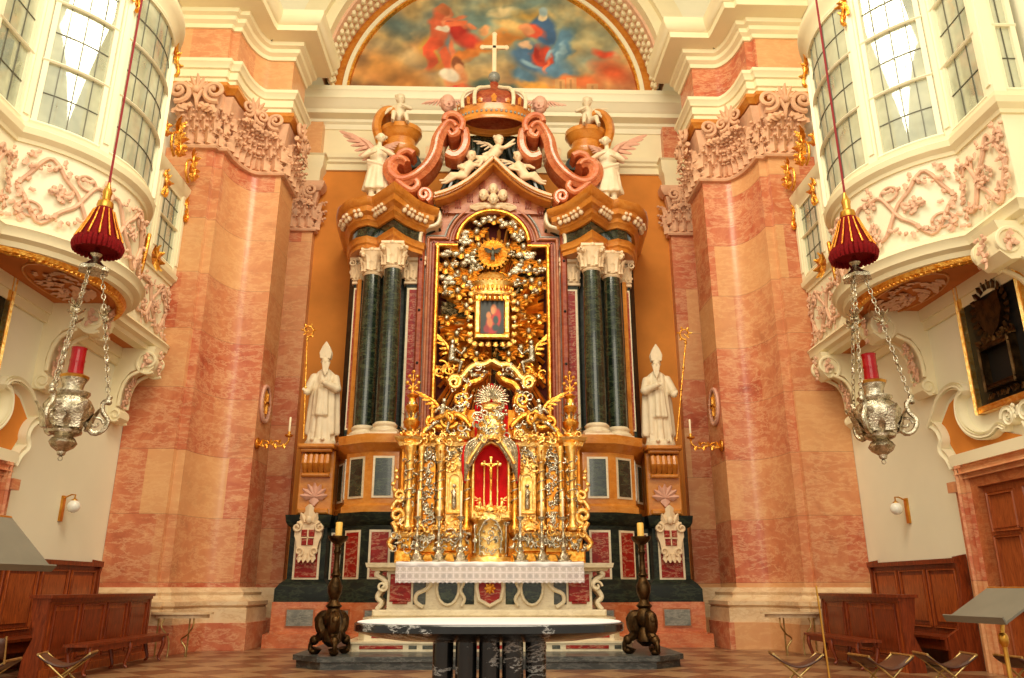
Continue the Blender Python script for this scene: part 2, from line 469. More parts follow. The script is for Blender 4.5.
def pier_capital(parent, path, side, z0, z1, vols, label):
    H = z1-z0
    b = BM(); sweep(b, path, [(-.3, z0), (.10, z0), (.13, z0+.05), (.10, z0+.1), (.01, z0+.12), (.02, z0+H*.6), (.1, z0+H*.86), (-.3, z0+H*.86)], side)
    bell = obj('capital', b, 'capital_stone', parent)
    for row, (zz, L, off) in enumerate(((z0+.1, .5, .03), (z0+.36, .52, .03), (z0+.66, .46, .04))):
        b = BM()
        for i, (p, t, l) in enumerate(resample(path, .27)):
            o = Vector((t.y, -t.x, 0))*side; l = max(l, .16)
            q = Vector((p.x, p.y, zz))+o*off+(Vector((t.x, t.y, 0))*l*.5 if row % 2 else Vector())
            leaf(b, q, (0,0,1), o, L, l*1.2, .85, 7, .26)
            tp = q+o*(.27)+Vector((0,0,L*.74)); ell(b, tp, (.05, .05, .04), seg=7, rings=5)
            for sg in (-1, 1): ell(b, tp+Vector((t.x, t.y, 0))*sg*l*.34-Vector((0,0,.06))-o*.06, (.035, .035, .03), seg=6, rings=4)
        obj('acanthus_leaf', b, 'capital_stone', bell)
    for (x, y, tx, ty, sg, r) in vols:
        b = BM(); t = Vector((tx, ty, 0)); o = Vector((ty, -tx, 0))*side
        volute(b, Vector((x, y, z0+H*.82))+o*.26, t, o, r*1.15, sg, r*.32)
        obj('volute', b, 'capital_stone', bell)
    return bell
def entab(s, path, par):
    sd = -s
    P = lambda prof, name, m: (lambda b: (sweep(b, path, prof, sd), obj(name, b, m, par))[1])(BM())
    P([(-.3, 13.0), (.12, 13.0), (.12, 13.18), (.17, 13.2), (.17, 13.4), (.22, 13.42), (.24, 13.5), (.3, 13.56), (.3, 13.65), (-.3, 13.65)], 'architrave', 'cream_stucco')
    P([(-.3, 13.65), (.05, 13.65), (.05, 14.72), (-.3, 14.72)], 'frieze', 'pier_marble')
    P([(-.3, 14.7), (.1, 14.7), (.12, 14.8), (.22, 14.86), (.24, 14.96), (.34, 15.0), (.36, 15.1), (.78, 15.13), (.8, 15.28), (.86, 15.3), (.95, 15.42), (.98, 15.5), (.98, 15.62), (-.3, 15.62)], 'cornice', 'cream_stucco')
for s, nm in ((-1, 'left'), (1, 'right')):
    sd = -s; path = mpath(PIER, s); pp = mpath(PILA, s)
    pr = thing('pier', 'massive salmon marble pier with stucco capital on the %s of the altar' % nm, 'pier', (s*6.4, 17.6, 0))
    b = BM(); sweep(b, path, [(-.3, 0), (.34, 0), (.34, .55), (-.3, .55)], sd); obj('plinth', b, 'pier_marble', pr)
    b = BM(); sweep(b, path, [(-.3, .55), (.30, .55), (.30, .83), (.26, .86), (.32, .9), (.32, .98), (.2, 1.02), (.14, 1.1), (.16, 1.16), (.08, 1.22), (.03, 1.26), (-.3, 1.26)], sd); obj('base_moulding', b, 'base_marble', pr)
    b = BM(); sweep(b, path, [(-.35, 1.24), (0, 1.24), (0, 11.3), (-.35, 11.3)], sd); obj('shaft', b, 'pier_marble', pr)
    f = lambda L: [(s*-1*x, y, tx*-s, ty, sg, r) for x, y, tx, ty, sg, r in L]
    vl = [(-7.6, 16.5, 1, 0, -1, .24), (-6.75, 16.5, 1, 0, 1, .24), (-6.4, 17.0, .45, .9, -1, .17), (-6.08, 17.5, .8, .6, 1, .17), (-5.6, 17.75, 1, 0, 1, .2), (-5.4, 17.9, 0, 1, -1, .22), (-5.4, 18.7, 0, 1, 1, .22)]
    cp = pier_capital(pr, [(s*7.66, 16.5)]+path[1:], sd, 11.25, 13.0, [(x*-s, y, tx*-s, ty, sg, r) if s > 0 else (x, y, tx, ty, sg, r) for x, y, tx, ty, sg, r in vl], nm)
    b = BM()
    for (x, y, tx, ty) in ((-7.2, 16.5, 1, 0), (-6.22, 17.35, .7, .7), (-5.4, 18.3, 0, 1)):
        x *= -s; tx *= -s; o = Vector((ty, -tx, 0))*sd
        palmette(b, Vector((x, y, 12.72))+o*.24, Vector((tx, ty, 0)), o, .48)
    obj('palmette', b, 'capital_stone', cp)
    b = BM(); sweep(b, path, [(-.3, 12.78), (.14, 12.78), (.2, 12.86), (.24, 12.9), (.24, 13.0), (-.3, 13.0)], sd); obj('abacus', b, 'ochre_marble', cp)
    entab(s, path, pr)
    # the narrow pilaster beside the apse wall
    pl = thing('pilaster', 'narrow salmon marble pilaster against the %s edge of the ochre wall' % nm, 'pilaster', (s*5.6, 20.8, 0))
    b = BM(); sweep(b, pp, [(-.2, 0), (.25, 0), (.25, .55), (-.2, .55)], sd); obj('plinth', b, 'pier_marble', pl)
    b = BM(); sweep(b, pp, [(-.2, .55), (.24, .55), (.24, .9), (.14, 1.0), (.1, 1.16), (.03, 1.26), (-.2, 1.26)], sd); obj('base_moulding', b, 'base_marble', pl)
    b = BM(); sweep(b, pp, [(-.2, 1.24), (0, 1.24), (0, 11.14), (-.2, 11.14)], sd); obj('shaft', b, 'pier_marble', pl)
    q = pp[2:-1]+[(pp[-1][0], 20.84)]
    vv = [(-5.85, 20.7, 1, 0, -1, .17), (-5.35, 20.7, 1, 0, 1, .19)]
    pier_capital(pl, q, sd, 11.12, 12.6, [(x*-s, y, tx*-s, ty, sg, r) if s > 0 else (x, y, tx, ty, sg, r) for x, y, tx, ty, sg, r in vv], nm)
    b = BM(); sweep(b, q, [(-.2, 12.4), (.16, 12.4), (.26, 12.52), (.28, 12.66), (-.2, 12.66)], sd); obj('abacus', b, 'capital_stone', pl)
    b = BM(); sweep(b, pp, [(-.2, 12.66), (.08, 12.66), (.1, 13.1), (.18, 13.24), (.2, 13.55), (.26, 13.6), (-.2, 13.65)], sd); obj('architrave', b, 'cream_stucco', pl)
    b = BM(); sweep(b, pp, [(-.2, 13.65), (.05, 13.65), (.05, 14.8), (-.2, 14.8)], sd); obj('frieze', b, 'pier_marble', pl)
# apse wall entablature
BW = [(-5.9, YW-.02), (5.9, YW-.02)]
b = BM(); sweep(b, BW, [(-.2, 13.3), (.06, 13.3), (.06, 13.5), (.14, 13.54), (.14, 13.62), (.2, 13.66), (.2, 13.8), (.04, 13.84), (.04, 14.75), (-.2, 14.75)], 1)
struct('trim_1', b, 'cream_stucco', 'cream moulded band above the ochre apse wall', 'trim')
b = BM(); sweep(b, BW, [(-.2, 14.7), (.08, 14.7), (.12, 14.85), (.2, 14.9), (.22, 14.98), (.5, 15.02), (.52, 15.14), (.6, 15.2), (.68, 15.36), (.74, 15.4), (.76, 15.6), (.8, 15.64), (.8, 15.78), (.3, 15.86), (-.2, 15.86)], 1)
struct('trim_2', b, 'pale_paint', 'white cornice that carries the fresco lunette', 'trim')
# lunette, arch and vault
ZC, RL = 15.86, 4.58
def ring(b, r0, r1, y0, y1, seg=64, zc=ZC):
    A = [[b.verts.new((r*math.cos(PI*i/seg), y, zc+r*math.sin(PI*i/seg))) for r, y in ((r0, y1), (r0, y0), (r1, y0), (r1, y1))] for i in range(seg+1)]
    for P, Q in zip(A, A[1:]):
        for k in range(4): b.faces.new((P[k], P[(k+1) % 4], Q[(k+1) % 4], Q[k]))
b = BM(); ring(b, RL-.04, RL+.03, YW-.25, YW+.1); struct('trim_3', b, 'gold', 'gilt inner line of the lunette frame', 'trim')
b = BM(); ring(b, RL+.03, RL+.16, YW-.3, YW+.1); struct('trim_4', b, 'pale_paint', 'white inner band of the lunette frame', 'trim')
b = BM(); ring(b, RL+.16, RL+.42, YW-.22, YW+.1); struct('trim_5', b, 'ochre_marble', 'orange marbled band round the lunette', 'trim')
b = BM(); ring(b, RL+.42, RL+.6, YW-1.3, YW+.1); struct('trim_6', b, 'pink_stucco', 'pink soffit of the arch over the lunette', 'trim')
b = BM()
for k in range(60):
    a = PI*(k+.5)/60
    for j in range(3):
        r = RL+.42; c = Vector((r*math.cos(a), YW-.45-.3*j, ZC+r*math.sin(a)))
        ell(b, c, (.11, .12, .11), seg=6, rings=4)
o = struct('trim_7', b, 'cream_stucco', 'rows of overlapping scales carved on the pink arch soffit', 'trim')
b = BM(); ring(b, RL+.5, RL+.95, YW-1.6, YW-1.3); ring(b, RL+.8, RL+1.4, YW-1.8, YW-1.55); struct('trim_8', b, 'cream_stucco', 'cream moulded arch in front of the lunette', 'trim')
b = BM(); ring(b, RL+1.1, RL+5.2, YW-1.62, YW-1.4)
box(b, 4.9, 9, YW-1.62, YW-1.4, 15.6, 16.1); box(b, -9, -4.9, YW-1.62, YW-1.4, 15.6, 16.1)
struct('wall_upper', b, 'wall_paint', 'cream wall above the arch of the apse')
b = BM(); ring(b, 8.0, 8.35, 6.5, YW-1.5, 48, 15.6)
struct('ceiling', b, 'wall_paint', 'cream barrel vault above the choir')

# the fresco --------------------------------------------------------
import numpy as np
def paint(X, Z, bg, strokes):
    C = np.array(bg, float)
    if C.ndim == 1: C = np.tile(C, X.shape+(1,))
    for (cx, cz, rx, rz, rot, col, soft) in strokes:
        a = rad(rot); dx, dz = X-cx, Z-cz
        u = (dx*math.cos(a)+dz*math.sin(a))/rx; v = (-dx*math.sin(a)+dz*math.cos(a))/rz
        d = np.sqrt(u*u+v*v); w = np.clip((1-d)/max(soft, 1e-3), 0, 1)[..., None]
        C = C*(1-w)+np.array(col, float)*w
    return C
def picture(name, x0, x1, z0, z1, y, step, fn, m, parent=None, clip=None, depth=.03):
    nx, nz = int((x1-x0)/step)+1, int((z1-z0)/step)+1
    X, Z = np.meshgrid(np.linspace(x0, x1, nx), np.linspace(z0, z1, nz))
    C = fn(X, Z)/255; C = np.where(C <= .04045, C/12.92, ((np.clip(C, 0, 1)+.055)/1.055)**2.4)
    me = bpy.data.meshes.new(name)
    V = np.stack([X.ravel(), np.full(X.size, y), Z.ravel()], 1); a = anchor(parent)
    V = V-np.array(a)
    idx = np.arange(X.size).reshape(nz, nx)
    Fq = np.stack([idx[:-1,:-1], idx[:-1,1:], idx[1:,1:], idx[1:,:-1]], -1).reshape(-1, 4)
    if clip is not None:
        k = clip(X, Z).ravel(); Fq = Fq[k[Fq].all(1)]
    me.from_pydata(V.tolist(), [], Fq.tolist())
    at_ = me.color_attributes.new('pigment', 'FLOAT_COLOR', 'POINT')
    rgba = np.concatenate([C.reshape(-1, 3), np.ones((X.size, 1))], 1).astype(np.float32)
    at_.data.foreach_set('color', rgba.ravel()); me.materials.append(MATS[m])
    o = bpy.data.objects.new(name, me); COL.objects.link(o)
    if parent is not None: o.parent = parent
    return o
def fres(X, Z):
    # photo-like units: px across, py down from the frame top
    px = 493+X/.0322; py = 87-(Z-15.9)/.0402
    nz = np.array([[noise.fractal(Vector((a*.028, b*.04, 2.1)), 1, 2, 4) for a, b in zip(r1, r2)] for r1, r2 in zip(px, py)])
    n2 = np.array([[noise.fractal(Vector((a*.06+9, b*.08, 7.1)), 1, 2, 3) for a, b in zip(r1, r2)] for r1, r2 in zip(px, py)])
    t = np.clip((nz+.5), 0, 1)[..., None]; u = np.clip((px-440)/190, 0, 1)[..., None]; lo = np.clip((py-35)/50, 0, 1)[..., None]
    sky = np.array([112,136,132.])*(1-t)+np.array([196,178,128.])*t
    warm = np.array([186,112,54.])*(1-t)+np.array([214,164,96.])*t
    lf = np.clip((470-px)/120, 0, 1)[..., None]; k_ = np.clip(.6*lo+.45*lf, 0, .85); C = sky*(1-k_)+warm*k_
    C = C*(1-.5*u*lo)+np.array([214,96,44.])*.5*u*lo
    wx, wy = px+n2*5, py+n2*4
    B = [(395,20,38,14,20,(92,110,108),.8),(380,60,30,18,0,(196,140,74),.8),(405,72,34,16,10,(176,118,58),.7),(375,82,26,9,0,(120,84,48),.6),
     (350,78,16,10,0,(134,100,66),.6),(420,40,16,26,70,(196,150,96),.6),(432,45,22,12,50,(184,142,60),.6),(408,48,14,10,20,(206,176,128),.6),
     (470,44,58,8,-22,(200,118,52),.5),(505,30,34,9,-28,(196,128,60),.5),(455,25,18,12,30,(176,44,34),.5),(468,34,16,9,10,(190,60,44),.5),(444,38,9,16,0,(120,140,150),.5),
     (441,6,9,9,0,(206,120,84),.3),(436,20,11,20,5,(206,100,66),.35),(443,14,4,14,10,(224,140,100),.5),(428,46,4,18,10,(222,130,92),.5),(450,40,4,14,-15,(220,126,88),.5),(452,12,16,3,-8,(214,120,84),.4),(470,20,7,2.5,20,(214,130,90),.4),(431,44,7,20,12,(206,84,52),.35),(445,50,6,18,-20,(210,96,60),.35),(439,2,6,6,0,(190,110,70),.3),(455,18,14,4,-10,(216,110,70),.3),(441,22,9,3,0,(226,214,196),.3),
     (484,24,9,6,0,(222,160,110),.4),(510,18,22,9,15,(214,182,120),.6),(530,8,26,8,0,(196,160,86),.7),(500,5,20,6,-10,(222,206,160),.6),
     (536,50,34,17,12,(70,104,142),.4),(556,58,22,11,0,(92,132,166),.45),(520,64,18,8,20,(84,120,150),.5),(544,22,14,20,-25,(64,100,146),.35),(562,36,10,22,20,(88,128,160),.4),
     (541,47,13,13,0,(206,70,46),.3),(533,24,14,7,10,(214,86,60),.35),(527,22,8,6,20,(222,150,106),.4),(542,8,6,7,0,(226,206,170),.3),(543,4,7,5,0,(150,176,186),.4),(524,36,8,5,0,(206,170,140),.4),
     (548,46,10,3,-30,(140,170,190),.6),(530,56,14,2.5,20,(130,164,188),.6),(560,44,3,14,30,(130,164,186),.6),(545,56,3,9,10,(236,120,80),.5),(534,44,3,8,-10,(160,40,30),.5),(585,50,30,16,-10,(140,150,134),.9),(600,24,24,14,10,(146,150,124),.9),(578,70,30,9,0,(212,112,62),.6),(610,60,26,14,20,(206,92,50),.7),(604,44,18,5,10,(214,80,50),.6),(560,80,40,6,0,(226,150,60),.6),(530,76,20,7,0,(224,160,70),.6),
     (456,72,13,17,0,(206,134,88),.35),(449,66,11,7,10,(220,208,192),.35),(463,80,14,7,-5,(196,96,58),.4),(457,56,6,7,0,(126,72,44),.35),(459,60,4,5,0,(214,150,106),.3),(452,78,8,2.5,-10,(204,56,44),.3),
     (482,74,18,9,0,(74,96,92),.6),(505,78,18,7,0,(60,86,88),.6),(492,82,16,5,0,(70,78,70),.6)]
    C2 = paint(wx, wy, C, B)
    for (bx, w, h) in ((558,5,16),(569,5,18),(590,6,12),(578,12,8),(600,14,5)):
        m = (abs(px-bx) < w) & (py > 84-h) & (py < 88); C2[m] = C2[m]*.35+np.array([196,160,110.])*.65
        m = (abs(px-bx) < 1.1) & (py > 86-h) & (py < 84); C2[m] = C2[m]*.6+np.array([120,84,56.])*.4
    shade = np.clip(1+n2*.22, .7, 1.25)[..., None]
    return np.clip(C2*shade*np.array([1.02,1,.96]), 0, 255)
fr = picture('fresco', -RL, RL, ZC-.02, ZC+RL, YW-.1, .036, fres, 'fresco_pigment', clip=lambda X, Z: X*X+(Z-ZC)**2 < (RL+.03)**2)
tag(fr, 'half-round ceiling fresco with robed figures, clouds and burning sky above the altar', 'fresco')
# wall behind the fresco
b = BM(); prism(b, [(5*math.cos(PI*i/32), ZC-.3+5*math.sin(PI*i/32)) for i in range(33)], YW-.02, YW+.2); box(b, -6.6, 6.6, YW+.02, YW+.25, 15.4, 21.5); struct('wall_apse', b, 'wall_paint', 'plaster wall that carries the fresco')

# ================================================================== GALLERIES
XG, YA, YB = -7.27, 10.5, 14.0; YC = (YA+YB)/2; SG = 1.04
AR = (((YB-YA)/2)**2+SG*SG)/(2*SG); AX = XG+SG-AR; ZR = .14
def arcpts(y0, y1, n): return [(AX+math.sqrt(AR*AR-(y-YC)**2), y) for y in (y0+(y1-y0)*i/n for i in range(n+1))]
BAY = arcpts(YA, YB, 18); BAY[0] = (XG, YA); BAY[-1] = (XG, YB)
GP = [(-7.84, 9.4), (XG, 9.4)]+BAY+[(XG, 16.48)]
def on_path(path, s_):
    d = 0
    for a, b in zip(path, path[1:]):
        a, b = Vector(a), Vector(b); L = (b-a).length
        if d+L >= s_: return a+(b-a)*((s_-d)/L), (b-a).normalized()
        d += L
    a, b = Vector(path[-2]), Vector(path[-1]); return b, (b-a).normalized()
def plen(path): return sum((Vector(b)-Vector(a)).length for a, b in zip(path, path[1:]))
def strap(bm, path, side, fs, r=.035, off=.05, n=60):
    L = plen(path); pts = []
    for i in range(n+1):
        u, z = fs(i/n); p, t = on_path(path, u*L); o = Vector((t.y, -t.x))*side*off
        pts.append((p.x+o.x, p.y+o.y, z))
    tube(bm, pts, r, 6)
def bunch(bm, c, o, t, r, n, seed, vert=False):
    rg = random.Random(seed)
    for i in range(n):
        a = rg.uniform(0, 2*PI); q = rg.uniform(0, r)
        du, dz = (q*math.cos(a), q*math.sin(a)) if not vert else (rg.uniform(-.09, .09), rg.uniform(-r, r))
        p = Vector(c)+Vector(t)*du+Vector((0,0,dz))+Vector(o)*rg.uniform(.0, .05)
        if rg.random() < .45: ell(bm, p, rg.uniform(.02, .04), seg=6, rings=4)
        else:
            b_ = rg.uniform(0, 2*PI); leaf(bm, p, Vector(t)*math.cos(b_)+Vector((0,0,1))*math.sin(b_), o, .11, .075, .35, 3)
def window(par, path, side, z0, z1, tiers, cols, rows=2):
    """curved glazed window: frame, cames and panes follow the plan path"""
    L = plen(path)
    f = BM()
    for k in range(tiers+1):
        z = z0+(z1-z0)*k/tiers; h = .05 if 0 < k < tiers else .07
        sweep(f, path, [(-.05, z-h/2), (.05, z-h/2), (.07, z), (.05, z+h/2), (-.05, z+h/2)], side)
    for u in (0, 1):
        p, t = on_path(path, u*L); o = Vector((t.y, -t.x))*side; q = p+t*(.05 if u == 0 else -.05)
        hprism(f, [tuple(q+t*.04+o*.05), tuple(q+t*.04-o*.05), tuple(q-t*.04-o*.05), tuple(q-t*.04+o*.05)], z0, z1)
    fo = obj('window', f, 'pale_paint', par)
    g = BM(); sweep(g, path, [(-.012, z0), (0, z0), (0, z1), (-.012, z1)], side); obj('pane', g, 'window_glass', fo)
    c = BM()
    for k in range(1, cols):
        p, t = on_path(path, L*k/cols); o = Vector((t.y, -t.x))*side
        hprism(c, [tuple(p+t*.006+o*.014), tuple(p+t*.006-o*.014), tuple(p-t*.006-o*.014), tuple(p-t*.006+o*.014)], z0, z1)
    for k in range(tiers):
        for j in range(1, rows):
            z = z0+(z1-z0)*(k+j/rows)/tiers
            sweep(c, path, [(-.014, z-.006), (.014, z-.006), (.014, z+.006), (-.014, z+.006)], side)
    obj('came', c, 'lead', fo)
def gilt_spray(bm, c, o, t, h, seed, n=7):
    rg = random.Random(seed); c = Vector(c); o = Vector(o); t = Vector(t)
    for i in range(n):
        a = rg.uniform(-1.3, 1.3); d = Vector((0,0,1))*math.cos(a)+t*math.sin(a)
        leaf(bm, c+Vector((0,0,rg.uniform(-.5, .4)*h))+t*rg.uniform(-.1, .1), d, o, h*.45, h*.2, .5, 4)
    pts = [c+Vector((0,0,h*(q-.5)))+t*.12*h*math.sin(q*7)+o*.05 for q in (i/10 for i in range(11))]
    tube(bm, pts, [.035*(1.2-q/12) for q in range(11)], 6)
def bracket(par, s, y, W, w=.2, z=6.08):
    X = lambda u: s*(7.85-u)
    k = W
    out = [(0, 4.5), (.16, 4.46), (.27, 4.56), (.26, 4.7), (.17, 4.78), (.15, 5.0), (.2, 5.3), (.34, 5.52), (.55, 5.62), (.7*k, 5.52), (.86*k, 5.5), (1.0*k, 5.62), (1.02*k, 5.8), (.95*k, 5.95), (1.0*k, z), (0, z)]
    b = BM(); prism(b, [(X(u), q) for u, q in out], y-w, y+w)
    o = obj('bracket', b, 'cream_stucco', par)
    b = BM()
    for yy in (y-w, y+w):
        sp = spiral(X(.84*k), 5.75, .27, .06, rad(-60), 1.4*s)
        ribbon(b, sp, .055, yy-.03, yy+.03, .01)
        sp = spiral(X(.17), 4.62, .14, .04, rad(-60), 1.3*s)
        ribbon(b, sp, .04, yy-.03, yy+.03, .01)
        rail = smooth_pts([(X(.2), 4.8), (X(.22), 5.15), (X(.34), 5.42), (X(.6), 5.56)], 4)
        ribbon(b, rail, .06, yy-.025, yy+.025, .01)
    obj('scroll', b, 'cream_stucco', o)
    b = BM()
    for yy, sg in ((y-w-.02, -1), (y+w+.02, 1)): bunch(b, (X(.84*k), yy, 5.75), (0, sg, 0), (1, 0, 0), .12, 16, 5)
    for i in range(16):
        q = i/15; u = .16+(.12)*q+.0; zz = 4.8+.65*q
        bunch(b, (X(.2+.13*q*q), y, zz), (-s, 0, 0), (0, 1, 0), .1, 3, i+int(y*10))
    for i in range(8):
        zz = 5.55+.06*i; bunch(b, (X(k+.02), y, zz), (-s, 0, 0), (0, 1, 0), .08, 2, i+90+int(y*10))
    obj('garland', b, 'pink_stucco', o)
for s, nm in ((-1, 'left'), (1, 'right')):
    sd = 1 if s < 0 else -1
    path = mpath(GP, s)
    g = thing('gallery', 'glazed cream oratory gallery with curved bay high on the %s wall' % nm, 'gallery', (s*7.85, 13, 6.05))
    def P(prof, name, m, pth=path, par=g):
        b = BM(); sweep(b, pth, prof, sd); return obj(name, b, m, par)
    par = P([(-.12, 6.3), (0, 6.3), (0, 7.75), (-.12, 7.75)], 'parapet', 'pale_paint')
    P([(-.2, 6.02), (.02, 6.02), (.04, 6.1), (.14, 6.14), (.16, 6.24), (.2, 6.28), (.14, 6.34), (.05, 6.42), (-.12, 6.44)], 'lower_cornice', 'cream_stucco')
    P([(-.14, z+ZR) if a < 0 else (a, z+ZR) for a, z in ((-.14, 7.58), (.04, 7.58), (.05, 7.64), (.13, 7.7), (.15, 7.8), (.1, 7.84), (.1, 7.9), (-.14, 7.92))], 'rail', 'cream_stucco')
    # soffit under the bay with its gilt arch and stucco rose
    b = BM(); hprism(b, [(s*7.84, 9.4)]+[(abs(x)*s, y) for x, y in GP[1:]]+[(s*7.84, 16.48)], 6.04, 6.12)
    so = obj('soffit', b, 'soffit_paint', g)
    b = BM(); pts = [(s*(abs(x)+.17), y, 6.02) for x, y in arcpts(10.5, 13.8, 24)]
    tube(b, pts, .09, 8)
    for i in range(1, 24):
        for q in (0, .5):
            a_, c_ = Vector(pts[i]), Vector(pts[i-1]); ell(b, a_.lerp(c_, q)+Vector((0,0,-.05)), (.07, .045, .06), seg=6, rings=4)
    obj('gilt_arch', b, 'gold', so)
    b = BM(); bunch(b, (s*7.15, YC, 6.03), (0,0,-1), (0,1,0), .1, 8, 3)
    for i in range(70):
        a = random.uniform(0, 2*PI); q = random.uniform(0, 1)**.6
        c = Vector((s*7.1+q*.34*math.cos(a), YC+q*.75*math.sin(a), 6.03)); d = Vector((math.cos(a+1), math.sin(a+1), 0))
        leaf(b, c, d, (0,0,-1), .16, .1, .4, 3)
    obj('stucco_rose', b, 'pink_stucco', so)
    b = BM(); tube(b, [(s*7.1+.46*math.cos(2*PI*i/40), YC+1.0*math.sin(2*PI*i/40), 6.03) for i in range(41)], .022, 6); obj('oval_moulding', b, 'ochre_marble', so)
    # strapwork on the parapet
    secs = [([(XG, 9.42), (XG, YA)], 1), (BAY, 3), ([(XG, 14.0), (XG, 16.48)], 2)]
    zc, am = 7.04, .46
    for si, (sp, n) in enumerate(secs):
        q = mpath(sp, s); b = BM()
        for ph in (0, PI):
            strap(b, q, sd, lambda u, ph=ph: (.03+.94*u, zc+am*math.sin(2*PI*n*u*.75+ph)*(1-.25*math.cos(4*PI*n*u))), .034, .03)
        for k in range(n*2):
            uu = (k+.5)/(n*2)
            strap(b, q, sd, lambda u, uu=uu, k=k: (max(0, min(1, uu+.035*math.cos(2*PI*u))), zc+(.36 if k % 2 else -.36)+.12*math.sin(2*PI*u)), .022, .03, 16)
        obj('strapwork', b, 'pink_stucco', par)
        b = BM(); L = plen(q)
        for k in range(n+1):
            p, t = on_path(q, L*min(max(k/n, .05), .95)); o = Vector((t.y, -t.x, 0))*sd
            bunch(b, Vector((p.x, p.y, zc))+o*.03, o, Vector((t.x, t.y, 0)), .56, 34, k+si*7, True); obj('stucco_garland', b, 'pink_stucco', par); b = BM()
        for k in range(n):
            p, t = on_path(q, L*(k+.5)/n); o = Vector((t.y, -t.x, 0))*sd
            bunch(b, Vector((p.x, p.y, zc-.02))+o*.03, o, Vector((t.x, t.y, 0)), .17, 26, k+si*11); obj('stucco_rosette', b, 'pink_stucco', par); b = BM()
            for sg in (-1, 1):
                for j in range(9): bunch(b, Vector((p.x, p.y, zc+.45-.03*abs(j-4)))+Vector((t.x, t.y, 0))*(j-4)*.09+o*.03, o, Vector((t.x, t.y, 0)), .05, 2, j+k*3) if sg > 0 else bunch(b, Vector((p.x, p.y, zc-.45+.02*abs(j-4)))+Vector((t.x, t.y, 0))*(j-4)*.09+o*.03, o, Vector((t.x, t.y, 0)), .05, 2, j+k*5)
        obj('stucco_flowers', b, 'pink_stucco', par)
    # glazing
    ZT = 11.5
    A = BAY; cut = lambda y0, y1: [p for p in arcpts(y0, y1, 8)]
    wins = [([(-7.75, 9.4), (XG-.07, 9.4)], ZT, 3, 2), ([(XG, 9.5), (XG, YA-.08)], ZT, 3, 3), (cut(YA+.06, 11.28), ZT, 3, 4), (cut(11.42, 13.08), ZT, 3, 5), (cut(13.22, 13.94), ZT, 3, 4),
            ([(XG, 14.08), (XG, 15.15)], 9.95, 2, 4), ([(XG, 15.3), (XG, 16.4)], 9.95, 2, 4)]
    for wp, zt, ti, co in wins: window(g, mpath(wp, s), sd, 8.1, zt, ti, co)
    posts = [(XG, 9.4, ZT, 0), (XG, YA, ZT, 20), (AX+math.sqrt(AR*AR-.9**2), YC-.9, ZT, 28), (AX+math.sqrt(AR*AR-.9**2), YC+.9, ZT, -28), (XG, 14.0, ZT, -20), (XG, 15.22, 9.95, 0), (XG, 16.42, 9.95, 0)]
    for i, (x, y, zt, rz) in enumerate(posts):
        b = BM(); w = .085
        m = Matrix.Translation((x*(-s), y, 0)) @ Matrix.Rotation(rad(rz)*s*-1*-1, 4, 'Z')
        if s < 0: m = Matrix.Translation((x, y, 0)) @ Matrix.Rotation(rad(-rz), 4, 'Z')
        box(b, -.09, .09, -w, w, 8.02, zt, m); box(b, -.05, .115, -w*.55, w*.55, 8.18, zt-.15, m) if s < 0 else box(b, -.115, .05, -w*.55, w*.55, 8.18, zt-.15, m)
        po = obj('post', b, 'pale_paint', g)
        b = BM(); o = Vector((-s, 0, 0)); gilt_spray(b, (x*(-s)+(-s)*.12, y, zt-.35), o, Vector((0, 1, 0)), .55, i); obj('gilt_leaf', b, 'gold', po)
    big = mpath([(-7.84, 9.4), (XG, 9.4)]+BAY+[(-7.84, 14.02)], s)
    P([(a, z+.45) for a, z in ((-.12, 11.0), (.05, 11.0), (.06, 11.1), (.1, 11.15), (.13, 11.26), (.19, 11.32), (.2, 11.42), (.14, 11.46), (-.12, 11.46))], 'upper_cornice', 'cream_stucco', big)
    low = mpath([(XG, 14.0), (XG, 16.48)], s)
    P([(-.12, 9.8), (.04, 9.8), (.05, 9.88), (.1, 9.93), (.16, 10.06), (.18, 10.14), (-.12, 10.18)], 'upper_cornice', 'cream_stucco', low)
    b = BM(); hprism(b, [(s*7.84, 9.45)]+[(s*(abs(x)+.05), y) for x, y in GP[1:20]]+[(s*7.84, 14.0)], 11.8, 11.9)
    obj('roof', b, 'cream_stucco', g)
    b = BM(); hprism(b, [(s*7.84, 14.0), (s*-XG, 14.0), (s*-XG, 16.48), (s*7.84, 16.48)], 10.2, 10.32); obj('roof', b, 'cream_stucco', g)
    b = BM()
    for i, (y, z, h) in enumerate(((14.4, 10.7, .7), (15.2, 10.75, .8), (16.1, 10.6, .7), (13.95, 9.2, .6), (14.1, 8.4, .5))):
        gilt_spray(b, (s*7.0, y, z), (-s, 0, 0), (0, 1, 0), h, i+40, 12)
        tube(b, [(s*7.0+.0, y+.3*math.cos(q*.5), z-.2+.3*math.sin(q*.5)) for q in range(10)], .03, 6)
    obj('gilt_crest', b, 'gold', g)
    b = BM()
    for k in range(5):
        y = 13.2+.09*k; x = s*-AX-s*math.sqrt(AR*AR-(y-YC)**2)
        cap(b, (x-s*.1, y, 6.75), (x-s*.12, y+.03, 7.45), .035, .045, 8)
    for k in range(8):
        a = 2*PI*k/8; leaf(b, (s*6.25, 13.35, 7.05), (0, math.cos(a), math.sin(a)), (-s, 0, 0), .3, .16, .5, 4)
    obj('gilt_cartouche', b, 'gold', par)
    bracket(g, s, 15.95, .8); bracket(g, s, 13.25, 1.0); bracket(g, s, 9.75, .95, .26)
    b = BM(); x0, x1 = sorted((s*7.84, s*7.74)); box(b, x0, x1, 9.5, 16.48, 5.82, 6.04); x0, x1 = sorted((s*7.84, s*7.78)); box(b, x0, x1, 9.5, 16.48, 5.66, 5.82)
    obj('wall_moulding', b, 'cream_stucco', g)
